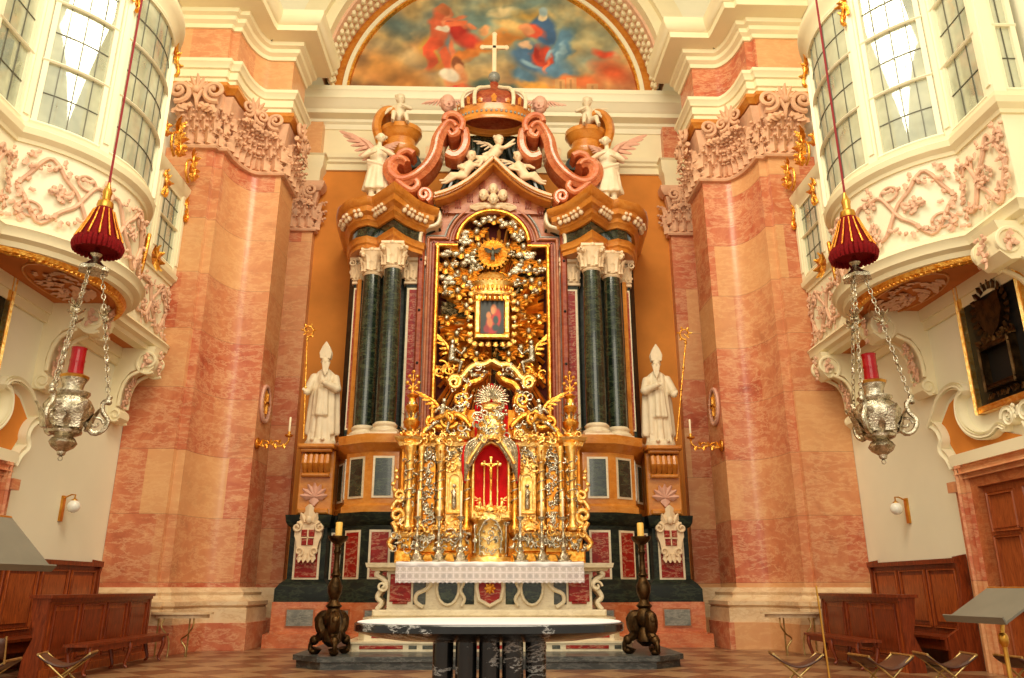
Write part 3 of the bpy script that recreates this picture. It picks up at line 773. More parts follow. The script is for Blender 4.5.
# ================================================================== HIGH ALTARPIECE
AP = thing('altarpiece', 'towering baroque high altarpiece of ochre, red and green marble with a crowned top', 'altarpiece', (0, 19.6, 0))
def sw(name, path, prof, m, s, par=AP, label=None):
    b = BM(); sweep(b, mpath(path, s), prof, -s); return obj(name, b, m, par, label=label)
BASE = [(-4.62, 20.9), (-4.62, 18.55), (-3.78, 18.55), (-3.74, 18.8), (-3.5, 18.8), (-3.36, 18.15), (-2.78, 17.75), (-2.1, 17.75), (-1.95, 18.3), (0, 18.3)]
PED = [(-3.78, 20.9), (-3.78, 19.3), (-3.48, 18.75), (-3.36, 18.15), (-2.78, 17.75), (-2.1, 17.75), (-1.95, 18.3), (0, 18.3)]
ENT = [(-3.95, 20.9), (-3.86, 19.5), (-3.78, 19.0), (-3.66, 18.6), (-3.46, 18.32), (-3.22, 18.2), (-3.04, 18.3), (-2.96, 18.36), (-2.84, 18.18), (-2.68, 17.98), (-2.5, 17.76), (-2.32, 18.1), (-2.1, 18.38), (-1.85, 18.58), (-1.85, 20.9)]
def facepanel(b1, b2, path, i, s, m0, m1, z0, z1, off=.0, bw=.05):
    """framed inlay on one facet of a plan path; b1 frame, b2 inlay"""
    a, c = Vector(path[i]), Vector(path[i+1]); t = (c-a).normalized(); o = Vector((t.y, -t.x)); L = (c-a).length
    for (bm, lo, hi, za, zb, d) in ((b1, m0, L-m1, z0, z1, .02), (b2, m0+bw, L-m1-bw, z0+bw, z1-bw, .032)):
        p, q = a+t*lo, a+t*hi
        P = [p-o*.02, q-o*.02, q+o*(off+d), p+o*(off+d)]
        hprism(bm, [(v.x*-s, v.y) for v in P], za, zb)
for s in (-1, 1):
    sw('plinth', BASE, [(-.3, 0), (.34, 0), (.34, .28), (.22, .32), (.22, .95), (-.3, .95)], 'volute_marble', s)
    sw('socle', BASE, [(-.3, .95), (.2, .95), (.2, 1.22), (.12, 1.34), (.03, 1.42), (.0, 1.45), (0, 2.58), (.06, 2.62), (.1, 2.7), (.12, 2.86), (-.3, 2.88)], 'dark_green_marble', s)
    b1, b2 = BM(), BM()
    facepanel(b1, b2, BASE, 1, s, .12, .12, 1.42, 2.48); facepanel(b1, b2, BASE, 4, s, .12, .1, 1.42, 2.48)
    facepanel(b1, b2, BASE, 5, s, .12, .12, 1.42, 2.48); facepanel(b1, b2, BASE, 6, s, .1, .1, 1.42, 2.48); facepanel(b1, b2, BASE, 3, s, .02, .04, 1.42, 2.48, 0, .04)
    pf = obj('inlay_border', b1, 'altar_marble', AP); obj('inlay_panel', b2, 'inlay_red', pf)
    b1, b2 = BM(), BM()
    for i in (1, 5, 6): facepanel(b1, b2, BASE, i, s, .1, .1, .42, .82, .22, .03)
    pf = obj('plinth_border', b1, 'frame_marble', AP); obj('plinth_inlay', b2, 'grey_marble', pf)
    sw('pedestal', PED, [(-.3, 2.86), (.06, 2.86), (.06, 3.0), (0, 3.06), (0, 4.22), (.06, 4.26), (.12, 4.34), (.2, 4.4), (.22, 4.5), (.22, 4.6), (-.3, 4.62)], 'ochre_marble', s)
    b1, b2 = BM(), BM()
    for i, a, c in ((2, .1, .1), (3, .12, .12), (4, .1, .1), (1, .15, .12)): facepanel(b1, b2, PED, i, s, a, c, 3.18, 4.12)
    pf = obj('inlay_border', b1, 'altar_marble', AP); obj('inlay_panel', b2, 'green_marble', pf)
    # backing behind the columns
    b = BM(); x0, x1 = sorted((s*3.8, s*1.9)); hprism(b, [(s*3.8, 20.95), (s*3.8, 19.3), (s*3.5, 18.9), (s*1.88, 19.2), (s*1.88, 20.95)], 4.6, 9.8); bk = obj('backing', b, 'dark_green_marble', AP)
    b = BM(); hprism(b, [(s*3.72, 19.3), (s*3.5, 18.86), (s*3.4, 18.84), (s*3.62, 19.32)], 4.7, 8.9); obj('outer_strip', b, 'ochre_marble', bk)
    # columns
    for cx, cy in ((-3.07, 18.5), (-2.5, 18.05)):
        cx *= -s
        b = BM(); lathe(b, (cx, cy, 0), [(.245, 4.9), (.25, 5.6), (.245, 6.6), (.232, 7.8), (.218, 8.86)], 28); co = obj('column', b, 'green_marble', AP)
        b = BM(); box(b, cx-.33, cx+.33, cy-.33, cy+.33, 4.58, 4.68)
        lathe(b, (cx, cy, 0), [(.31, 4.66), (.345, 4.7), (.345, 4.74), (.31, 4.78), (.275, 4.8), (.27, 4.83), (.295, 4.86), (.295, 4.89), (.26, 4.92), (.24, 4.95)], 28); obj('base', b, 'altar_marble', co)
        column_capital = BM(); bb = column_capital
        lathe(bb, (cx, cy, 0), [(.225, 8.82), (.25, 8.86), (.225, 8.9), (.23, 9.1), (.28, 9.3), (.34, 9.42), (.2, 9.44)], 20)
        cpt = obj('capital', bb, 'cherub_stone', co)
        b = BM()
        for r, (z, L, n, ph) in enumerate(((8.9, .3, 8, 0), (8.93, .45, 8, .5))):
            for k in range(n):
                a = 2*PI*(k+ph)/n; o = Vector((math.cos(a), math.sin(a), 0)); leaf(b, Vector((cx, cy, z))+o*.23, (0,0,1), o, L, .19, .6, 5)
        obj('acanthus_leaf', b, 'cherub_stone', cpt)
        for k in range(4):
            b = BM(); a = PI/4+k*PI/2; o = Vector((math.cos(a), math.sin(a), 0)); c = Vector((cx, cy, 9.36))+o*.33
            tube(b, [c+o*(.085*(1-i/18))*math.cos(i*.62)+Vector((0,0,1))*(.085*(1-i/18))*math.sin(i*.62) for i in range(16)], .03, 6); ell(b, c, (.05, .05, .05)); obj('volute', b, 'cherub_stone', cpt)
        b = BM(); lathe(b, (cx, cy, 0), [(.36, 9.44), (.4, 9.46), (.4, 9.52), (.3, 9.53)], 4, a0=PI/4, a1=PI/4+2*PI)
        for k in range(4):
            a = k*PI/2; ell(b, (cx+.31*math.cos(a), cy+.31*math.sin(a), 9.46), .06, seg=7, rings=5)
        obj('abacus', b, 'cherub_stone', cpt)
    # inlaid pilasters: one beside the frame, one at the outer edge
    for px, py, w in ((-2.06, 18.95, .22), (-3.52, 19.0, .12)):
        px *= -s; b = BM(); bbox(b, px-w, px+w, py-.03, py+.25, 4.7, 8.85, .03); pi = obj('pilaster', b, 'dark_green_marble', AP)
        b = BM(); box(b, px-w*.74, px+w*.74, py-.045, py-.03, 4.95, 8.7); pf = obj('inlay_border', b, 'altar_marble', pi)
        b = BM(); box(b, px-w*.46, px+w*.46, py-.055, py-.044, 5.0, 8.65); obj('inlay_panel', b, 'inlay_red', pi)
        b = BM(); bbox(b, px-w-.03, px+w+.03, py-.08, py+.2, 8.8, 8.88, .02); bbox(b, px-w-.1, px+w+.1, py-.2, py+.2, 9.42, 9.55, .02)
        prism(b, [(px-w, 8.88), (px+w, 8.88), (px+w+.06, 9.42), (px-w-.06, 9.42)], py-.08, py+.2)
        for q in (-1, 0, 1):
            leaf(b, (px+q*w*.75, py-.08, 8.9), (0,0,1), (0,-1,0), .3, .16, .6, 5); leaf(b, (px+(q-.5)*w*.75, py-.08, 8.95), (0,0,1), (0,-1,0), .42, .16, .6, 5)
        for q in (-1, 1): ribbon(b, spiral(px+q*(w+.02), 9.34, .1, .02, PI/2, q*1.4), .04, py-.24, py-.1, .01)
        obj('capital', b, 'cherub_stone', pi)
    # entablature
    sw('architrave', ENT, [(-.3, 9.5), (.02, 9.5), (.02, 9.6), (.06, 9.64), (.06, 9.74), (.1, 9.8), (-.3, 9.82)], 'ochre_marble', s)
    sw('frieze', ENT, [(-.3, 9.8), (0, 9.8), (0, 10.12), (-.3, 10.12)], 'green_marble', s)
    sw('cornice', ENT, [(-.3, 10.1), (.06, 10.12), (.1, 10.2), (.16, 10.24), (.18, 10.34), (.3, 10.4), (.32, 10.54), (.4, 10.6), (.44, 10.74), (.3, 10.82), (-.3, 10.84)], 'ochre_marble', s)
    b = BM()
    for p, t, l in resample(mpath(ENT[2:14], s), .16):
        o = Vector((t.y, -t.x, 0))*-s; c = Vector((p.x, p.y, 10.36))+o*.24
        ell(b, c, (.07, .07, .09), seg=7, rings=5); ell(b, c+o*.09+Vector((0,0,.07)), .05, seg=6, rings=4)
    obj('modillions', b, 'cherub_stone', AP)
    # ochre arched crest over the outer entablature
    b = BM(); hprism(b, [(-s*x, y+.1) for x, y in ENT], 10.8, 10.9); obj('top_slab', b, 'ochre_marble', AP)
    # ochre cartouche block that carries the putto
    q = lambda pts: [( (-s)*(at(x, y, 19.6)[0]), at(x, y, 19.6)[1]) for x, y in pts]
    cxx, zz = -s*at(401, 140, 19.6)[0], lambda y: lz(y, 19.3)
    b = BM(); lathe(b, (cxx, 19.6, 0), [(.3, zz(163)), (.34, zz(158)), (.5, zz(152)), (.56, zz(149)), (.56, zz(147)), (.42, zz(145)), (.42, zz(138)), (.5, zz(136)), (.56, zz(132)), (.6, zz(131)), (.6, zz(127)), (.3, zz(126))], 28, 1, .9)
    cb = obj('crest_block', b, 'ochre_marble', AP)
    b = BM(); ribbon(b, q(smooth_pts([(384,150),(380,142),(378,132),(381,122),(388,116),(397,118),(405,125)], 4)), [.3, .3, .3]+[.26]*22, 19.2, 20.1, .08); obj('crest_hood', b, 'ochre_marble', cb)
    b = BM(); prism(b, q([(390,158),(412,157),(420,164),(424,172),(392,178),(388,168)]), 19.25, 20.5); obj('crest_foot', b, 'dark_green_marble', cb)
    b = BM()
    for k in range(5): leaf(b, (-s*at(424+k*1.5, 168, 19.2)[0], 19.3, lz(168, 19.2)+.05*k), (-(-s)*(.5-.2*k)*-1, 0, 1), (0,-1,0), .75-.06*k, .12, .4, 6, .08)
    obj('plume', b, 'cherub_stone', cb)
    # big S volute
    q2 = lambda pts, Y=18.4: [((-s)*at(x, y, Y)[0], at(x, y, Y)[1]) for x, y in pts]
    c = [(452+r*math.cos(a), 137-r*math.sin(a)) for r, a in ((2.5, -3), (4, -1.6), (5.5, -.1), (7, 1.2), (8.6, 2.1))]
    P = smooth_pts(c+[(439,143),(436,156),(430,168),(420,178),(409,184),(399,184.5),(392,178),(391.5,170),(397,164.5),(404,165),(408,169)], 4)
    n = len(P); W = [(.1+.24*min(1, i/20))*(1 if i < n*.62 else 1.12)*(1-.45*max(0, (i-n*.8)/(n*.2))) for i in range(n)]
    b = BM(); ribbon(b, q2(P), W, 18.05, 18.75, .1); vo = obj('volute', b, 'volute_marble', AP)
    b = BM(); ribbon(b, q2(P[10:]), [w*.42 for w in W[10:]], 17.98, 18.1, .04); obj('rib', b, 'volute_marble', vo)
    b = BM(); ribbon(b, q2(smooth_pts([(461,136),(463,129),(460,123),(454,119.5),(447,121),(445,126)], 4)), .17, 18.05, 18.7, .05)
    obj('curl', b, 'volute_marble', vo); b = BM(); ribbon(b, q2(smooth_pts([(464,131),(466,142),(463,152),(455,158),(447,155)], 4)), .24, 18.2, 18.8, .06)
    obj('curl', b, 'volute_marble', vo); b = BM(); ribbon(b, q2(smooth_pts([(398,186),(405,192),(413,196),(419,191),(417,186)], 4)), .16, 18.0, 18.6, .05)
    obj('curl', b, 'volute_marble', vo); b = BM(); ribbon(b, q2(smooth_pts([(398,166),(402,159),(409,157),(415,160)], 4)), .16, 18.0, 18.6, .05)
    obj('curl', b, 'volute_marble', vo); b = BM(); ribbon(b, q2(spiral(425, 199, 7, 1.5, 1.2, -1.4)), .13, 18.1, 18.6, .04)
    obj('curl', b, 'volute_marble', vo)
    # cream scroll bracket at the frame shoulder
    b = BM(); P = smooth_pts([(428,222),(431,226),(436,224),(438,217),(435,213),(429,213),(428,216)], 3)
    ribbon(b, q2(smooth_pts([(433,211),(438,212),(440,218),(437,225),(428,228),(422,232),(420,240),(421,246)], 4), 18.6), .1, 18.5, 18.9, .03)
    ribbon(b, q2(spiral(434, 215, 4.5, 1, 1.5, 1.2), 18.6), .08, 18.48, 18.9, .02)
    obj('scroll_bracket', b, 'altar_marble', AP)
    b = BM(); prism(b, q2([(421,212),(433,205),(441,207),(440,229),(421,238)], 18.8), 18.75, 19.4); obj('shoulder', b, 'dark_green_marble', AP)
    # statue console on the wing
    X = -4.17*-s
    b = BM(); bbox(b, X-.42, X+.42, 18.75, 20.95, 2.88, 4.4, .03); cs = obj('console', b, 'ochre_marble', AP)
    b = BM(); bbox(b, X-.43, X+.43, 18.42, 19.4, 4.42, 4.52, .03); bbox(b, X-.38, X+.38, 18.5, 19.4, 4.34, 4.43, .03); obj('console_slab', b, 'ochre_marble', cs); b = BM()
    for k in range(5):
        xx = X-.26+.13*k; tube(b, [(xx, 18.78, 4.34), (xx, 18.6, 4.24), (xx, 18.56, 4.08), (xx, 18.64, 3.92), (xx, 18.76, 3.86)], [.05, .075, .08, .07, .05], 8)
    bbox(b, X-.34, X+.34, 18.6, 19, 3.76, 3.86, .03); bbox(b, X-.36, X+.36, 18.62, 19, 2.9, 3.02, .03)
    obj('fluted_scroll', b, 'ochre_marble', cs)
    b = BM()
    for k in range(7):
        a = (k-3)*.5; leaf(b, (X, 18.72, 3.3), (math.sin(a), 0, math.cos(a)), (0,-1,0), .36, .15, .4, 4)
    leaf(b, (X, 18.72, 3.35), (0,0,-1), (0,-1,0), .3, .2, .4, 4); obj('palmette', b, 'pink_stone', cs)
    # coat of arms on the dark wing
    b = BM(); Y = 18.36
    ca = [(X-.36, 2.78), (X-.2, 2.95), (X, 3.12), (X+.2, 2.95), (X+.36, 2.78), (X+.36, 2.5), (X+.3, 2.35), (X+.26, 2.12), (X+.12, 2.0), (X, 1.86), (X-.12, 2.0), (X-.26, 2.12), (X-.3, 2.35), (X-.36, 2.5)]
    prism(b, ca, Y, 18.52); 
    for sg in (-1, 1):
        ribbon(b, spiral(X+sg*.3, 2.72, .13, .03, PI/2, sg*1.3), .06, Y-.06, Y+.04, .02); ribbon(b, spiral(X+sg*.2, 2.1, .12, .03, -PI/2, -sg*1.2), .05, Y-.05, Y+.04, .02)
        leaf(b, (X+sg*.1, Y, 2.85), (sg*.5, 0, 1), (0,-1,0), .3, .16, .3, 4)
    leaf(b, (X, Y, 2.85), (0,0,1), (0,-1,0), .5, .3, .2, 5); ell(b, (X, Y-.03, 2.92), (.1, .08, .12)); 
    for k in range(4): leaf(b, (X-.18+.12*k, Y, 2.05), (0,0,-1), (0,-1,0), .26, .13, .4, 4)
    def shrink(b, X=X):
        for v in b.verts: v.co = Vector((X+(v.co.x-X)*.86, v.co.y, 2.38+(v.co.z-2.5)*.86))
        return b
    co = obj('coat_of_arms', shrink(b), 'cherub_stone', AP, label='pale stone cartouche with a red quartered shield')
    b = BM()
    for (dx, dz) in ((-.1, .12), (.1, .12), (-.08, -.1), (.08, -.1)): bbox(b, X+dx-.075, X+dx+.075, Y-.035, Y+.02, 2.45+dz-.09, 2.45+dz+.09, .02)
    obj('shield', shrink(b), 'inlay_red', co)
    b = BM(); box(b, X-.012, X+.012, Y-.05, Y, 2.26, 2.66); box(b, X-.17, X+.17, Y-.05, Y, 2.44, 2.465); obj('shield_cross', shrink(b), 'cherub_stone', co)

# central frame of red marble round the gloria
ZS, ZA, RA, XI = 9.82, 9.92, .92, 1.42
arc = lambda r, a0, a1, n=16: [(r*math.cos(rad(a0+(a1-a0)*i/n)), ZA+r*math.sin(rad(a0+(a1-a0)*i/n))) for i in range(n+1)]
for s in (-1, 1):
    out = [(s*1.95, 4.4), (s*1.95, 10.22), (s*1.38, 10.3), (s*1.38, 11.1), (s*.8, 11.4), (0, 12.0)]
    inn = [(0, ZA+RA)]+[(s*x, z) for x, z in arc(RA, 90, 3)][1:]+[(s*RA, ZS), (s*XI, ZS), (s*XI, 4.4)]
    b = BM(); prism(b, out+inn, 18.85, 19.4); fo = obj('frame', b, 'frame_marble', AP)
    def band(off, w, y0, y1, m, nm):
        P = [(s*(XI+off), 4.4), (s*(XI+off), ZS+off*.9), (s*(RA+off*1.0+.02), ZS+off*.9)]+[(s*x, z) for x, z in arc(RA+off, 5, 90, 18)]
        b = BM()
        # mitred: three runs
        ribbon(b, P[:2]+[(P[1][0], P[1][1]+w/2)], w, y0, y1, w*.3); ribbon(b, [(P[1][0]+s*w/2, P[1][1])]+P[1:3]+[(P[2][0]-s*w/2, P[2][1])], w, y0, y1, w*.3); ribbon(b, P[3:], w, y0, y1, w*.3)
        return obj(nm, b, m, fo)
    band(.03, .1, 18.68, 18.95, 'gold', 'gilt_edge'); band(.14, .1, 18.76, 18.95, 'red_marble', 'moulding'); band(.28, .07, 18.74, 18.95, 'frame_marble', 'moulding'); band(.37, .05, 18.8, 18.95, 'grey_marble', 'groove')
    b = BM(); bbox(b, *sorted((s*1.78, s*1.95)), 18.66, 19.0, 4.4, 10.2, .04); obj('outer_moulding', b, 'red_marble', fo)
    b = BM()
    for z in (5.2, 6.6, 8.0, 9.4): ell(b, (s*1.865, 18.65, z), .035, seg=8, rings=6)
    obj('stud', b, 'ink', fo)
b = BM()
gp = smooth_pts([(-1.54, 11.08), (-1.08, 11.26), (-.56, 11.62), (0, 12.22)], 6)
G = gp+[(-x, z) for x, z in gp[:-1][::-1]]
for s in (-1, 1):
    g2 = [(s*-1*x, z) for x, z in gp]; b = BM(); ribbon(b, g2, .11, 18.2, 19.3, .02); ribbon(b, [(x, z-.1) for x, z in g2], .09, 18.32, 19.3, .03); ga = obj('gable_cornice', b, 'ochre_marble', AP)
    b = BM()
    for k in range(4):
        x = .3+.32*k; zz = [z for xx, z in gp if -xx <= x+.03][0]
        for j in (-1, 0, 1): bbox(b, *sorted((s*(x+j*.06-.018), s*(x+j*.06+.018))), 18.7, 18.9, zz-.42, zz-.18, .01)
    obj('triglyph', b, 'red_marble', ga)
    b = BM()
    for i in range(0, 40):
        t = i/39*(len(gp)-1); k = int(min(t, len(gp)-2)); x = gp[k][0]+(gp[k+1][0]-gp[k][0])*(t-k); z = gp[k][1]+(gp[k+1][1]-gp[k][1])*(t-k)
        box(b, s*-x-.014, s*-x+.014, 18.24, 18.32, z-.09, z-.045)
    obj('dentil', b, 'ochre_marble', ga)
b = BM(); prism(b, [(-1.6, 10.95), (-1.5, 11.12), (-.62, 11.55), (0, 12.1), (.62, 11.55), (1.5, 11.12), (1.6, 10.95), (1.3, 10.8), (-1.3, 10.8)], 18.75, 19.3); [setattr(v, 'co', Vector((v.co.x*.9, v.co.y, v.co.z))) for v in b.verts]; obj('tympanum', b, 'frame_marble', AP)
# green and red shell behind the cherubs, up to the crown
pz = lambda L, Y: [(at(x, y, Y)[0], at(x, y, Y)[1]) for x, y in L]
half = [(490,196),(440,196),(445,186),(449,178),(452,170),(460,163),(466,155),(467,146),(466,136),(490,134)]
H = pz(half, 19.2); H = [(x-H[0][0], z) for x, z in H]
b = BM(); prism(b, H+[(-x, z) for x, z in H[::-1]][1:-1], 19.2, 20.2); sh = obj('canopy_shell', b, 'green_marble', AP)
for s in (-1, 1):
    for k, (o, m) in enumerate(((0, 'dark_green_marble'), (6, 'green_marble'), (12, 'dark_green_marble'))):
        P = smooth_pts([(443+o,192),(449+o,180),(455+o,170),(464+o*.9,163),(469+o*.8,153),(470+o*.7,142)], 4); P = [((-s)*x if True else x, z) for x, z in pz(P, 19.1)]
        b = BM(); ribbon(b, P, .14, 18.95-.04*k, 19.25, .05); obj('curtain_fold', b, m, sh)
b = BM(); prism(b, [(-.62, 11.3), (-.6, 12.0), (-.4, 12.3), (-.1, 12.5), (.1, 12.5), (.4, 12.3), (.6, 12.0), (.62, 11.3)], 19.08, 19.3); obj('red_field', b, 'red_marble', sh)
# crown
CY = 18.5
cr = BM(); lathe(cr, (0, CY, 0), [(.84, 13.32), (.93, 13.3), (.98, 13.36), (.95, 13.42), (.93, 13.6), (1.0, 13.74), (.94, 13.76), (.86, 13.6), (.82, 13.4)], 48, 1, .52, caps=False)
cro = obj('crown', cr, 'ochre_marble', AP)
b = BM(); lathe(b, (0, CY, 0), [(.86, 13.34), (.8, 13.6), (.5, 13.8), (.05, 13.86)], 40, 1, .52, caps=False); obj('underside', b, 'ochre_marble', cro)
b = BM(); lathe(b, (0, CY, 0), [(.84, 13.5), (.9, 13.9), (.88, 14.08), (.74, 14.24), (.5, 14.34), (.28, 14.44), (.15, 14.6), (.1, 14.74)], 40, 1, .52); obj('dome', b, 'red_marble', cro)
b = BM()
for a in (-150, -122, -58, -30, 90): 
    ca_, sa = math.cos(rad(a)), math.sin(rad(a))
    P = [(r*ca_, CY+r*.52*sa-.02, z) for r, z in ((.98, 13.7), (1.0, 13.95), (.95, 14.14), (.78, 14.3), (.5, 14.4), (.26, 14.5))]
    tube(b, smooth_pts(P, 3), .055, 8)
obj('rib', b, 'altar_marble', cro)
b = BM()
for k in range(16):
    a = 2*PI*k/16; c = Vector((.98*math.cos(a), CY+.51*math.sin(a), 13.76)); h = .2 if k % 2 == 0 else .1
    leaf(b, c, (0,0,1), (math.cos(a), math.sin(a), 0), h+.06, .16, .3, 3); ell(b, c+Vector((0,0,h)), .045, seg=7, rings=5)
obj('finial', b, 'ochre_marble', cro)
for k in range(22):
    pass
b = BM()
for k in range(22):
    a = PI+PI*(k+.5)/22; ell(b, (.955*math.cos(a), CY+.497*math.sin(a), 13.51), (.035, .03, .045), seg=7, rings=5)
obj('jewel', b, 'grey_marble', cro)
orb = thing('cross', 'pale cross on a green orb standing on top of the marble crown', 'cross', (0, CY, 14.7))
b = BM(); ell(b, (0, CY, 14.9), .17, seg=20, rings=14); obj('orb', b, 'grey_marble', orb)
b = BM()
bbox(b, -.06, .06, CY-.04, CY+.04, 15.0, 16.36, .015); bbox(b, -.33, .33, CY-.04, CY+.04, 15.86, 15.97, .015)
for c in ((-.34, 15.915), (.34, 15.915), (0, 16.36)): ell(b, (c[0], CY, c[1]), (.08, .05, .08), seg=8, rings=6)
obj('arms', b, 'cherub_stone', orb)

# ================================================================== FIGURES
def folds(n, amp, tw=2.0):
    return lambda a, t: 1+amp*(1-.6*t)*math.cos(n*a+tw*t+.8*math.sin(2*a))+amp*.4*math.cos((2*n+1)*a-tw*t)
def headvol(b, c, r, look=(0,-1,0), chin=.0):
    c = Vector(c); d = Vector(look).normalized(); u = Vector((0,0,1)); sd_ = d.cross(u).normalized()
    ell(b, c+u*r*.15, (r*.86, r*.98, r*1.05), seg=14, rings=10); ell(b, c+d*r*.25-u*r*.45, (r*.6, r*.62, r*.62), seg=12, rings=8)
    cap(b, c+d*r*.92+u*r*.1, c+d*r*1.18-u*r*.18, r*.1, r*.16, 8)
    for q in (-1, 1):
        ell(b, c+d*r*.72+sd_*q*r*.36-u*r*.22, r*.24, seg=8, rings=6); ell(b, c+sd_*q*r*.88-u*r*.1, (r*.14, r*.16, r*.26), seg=7, rings=6)
        cap(b, c+d*r*.9+sd_*q*r*.15+u*r*.32, c+d*r*.78+sd_*q*r*.6+u*r*.28, r*.1, r*.08, 6)
    cap(b, c+d*r*.86-u*r*.5-sd_*r*.2, c+d*r*.86-u*r*.5+sd_*r*.2, r*.09, r*.09, 6)
def handvol(b, w, d, r, side=(0,0,1)):
    w = Vector(w); d = Vector(d).normalized(); sdv = Vector(side); sdv = (sdv-d*sdv.dot(d)).normalized()
    ell(b, w+d*r*1.1, (r*.9, r*.9, r*.9), seg=8, rings=6)
    for k in range(4):
        p = w+d*r*1.7+sdv*(k-1.5)*r*.5; L = r*(1.5-.25*abs(k-1.4)); q = d.cross(sdv)
        tube(b, [p-d*r*.6, p+d*L*.5+q*r*.12, p+d*L+q*r*.4], [r*.26, r*.23, r*.18], 6)
    p = w+d*r*.7+sdv*r*.7; tube(b, [p, p+(d+sdv*.9)*r*.5, p+(d*1.3+sdv*.8)*r*.8], [r*.3, r*.26, r*.2], 6)
def bishop(s, nm, lab):
    x, y, z = s*4.17, 18.88, 4.52; H = 2.55
    r = thing('bishop_statue', lab, 'statue', (x, y, z))
    V = lambda a, bb, c: Vector((x+a*-s*-1, y+bb, z+c))
    b = BM()
    lathe(b, (x, y, z), [(.36, 0), (.38, .03), (.37, .1), (.33, .14)], 24, 1, .85)
    lathe(b, (x, y, z), [(.33, .1), (.31, .2), (.27, .5), (.25, .9), (.24, 1.2), (.23, 1.45), (.24, 1.68), (.2, 1.86), (.1, 1.95)], 40, 1, .72, fold=folds(8, .16))
    # cope falling from the shoulders, open in front
    lathe(b, (x-s*.02, y+.06, z), [(.37, .28), (.4, .34), (.38, .8), (.36, 1.2), (.33, 1.55), (.27, 1.78), (.12, 1.92)], 48, 1.0, .7, fold=lambda a, t: (1+.12*math.cos(9*a+2*t)*(1-.5*t))*(1-.2*max(0, math.cos(a+PI/2))**4))
    lathe(b, (x, y-.07, z), [(.24, .72), (.27, .76), (.23, 1.1), (.21, 1.4), (.12, 1.6)], 36, .85, .75, fold=folds(7, .13, 1))
    cap(b, (x, y-.02, z+1.88), (x, y-.04, z+2.06), .085, .08)
    headvol(b, (x, y-.06, z+2.13), .125, (s*-.25, -1, -.1))
    for k in range(7): cap(b, (x+(k-3)*.025-s*.03, y-.17, z+2.06), (x+(k-3)*.018-s*.04, y-.21, z+1.84-.04*(3-abs(k-3))), .034, .016, 6)
    # arms
    sh1, el1, wr1 = (x+s*.26, y, z+1.72), (x+s*.38, y-.12, z+1.38), (x+s*.34, y-.34, z+1.28)
    cap(b, sh1, el1, .13, .12); cap(b, el1, wr1, .12, .09); handvol(b, wr1, (s*.3, -.4, .3), .05)
    sh2, el2, wr2 = (x-s*.26, y, z+1.7), (x-s*.34, y-.16, z+1.42), (x-s*.08, y-.32, z+1.52)
    cap(b, sh2, el2, .12, .12); cap(b, el2, wr2, .12, .08); handvol(b, wr2, (s*1, -.1, .25), .05)
    cap(b, (x-s*.1, y-.2, z+.12), (x-s*.12, y-.34, z+.13), .06, .05); cap(b, (x+s*.1, y-.2, z+.12), (x+s*.13, y-.32, z+.13), .06, .05)
    body('figure', b, .017, 'white_stone', r, 3)
    b = BM()
    for dy in (-.055, .055):
        prism(b, [(x-.13, z+2.2), (x+.13, z+2.2), (x+.155, z+2.36), (x+.09, z+2.52), (x, z+2.66), (x-.09, z+2.52), (x-.155, z+2.36)], y-.06+dy-.035, y-.06+dy+.035)
    ell(b, (x, y-.05, z+2.3), (.13, .11, .14)); 
    body('mitre', b, .013, 'white_stone', r, 3)
    # crosier
    c = thing('crosier', 'gilded crosier held by the stone bishop statue on the %s' % nm, 'crosier', (x+s*.36, y-.4, z))
    top = at(326-17 if s < 0 else 680, 338, 18.5)
    tx = x+s*.46; b = BM()
    p0, p1 = Vector((x+s*.32, y-.38, z+.12)), Vector((x+s*(.44 if s < 0 else .72), y-.36, z+2.66))
    tube(b, [p0, p1], .02, 8); 
    for q in (.5, .72, .98): ell(b, p0.lerp(p1, q), (.035, .035, .05))
    obj('staff', b, 'gold', c)
    b = BM(); pts = [(p1.x-s*.0+.17*(1-i/26)*math.sin(i*.33)*s*-1+.0, p1.y, p1.z+.2-.17*(1-i/26)*math.cos(i*.33)+(0)) for i in range(25)]
    tube(b, pts, [.03-.0006*i for i in range(25)], 7)
    for i in range(2, 18, 3): leaf(b, pts[i], (Vector(pts[i])-Vector((p1.x, p1.y, p1.z+.2))), (0,-1,0), .1, .06, .4, 3)
    tube(b, [p1, pts[0]], .025, 7)
    obj('crook', b, 'gold', c)
bishop(-1, 'left', 'white stone bishop statue with mitre on the ochre console left of the altar columns')
bishop(1, 'right', 'white stone bishop statue with mitre on the ochre console right of the altar columns')

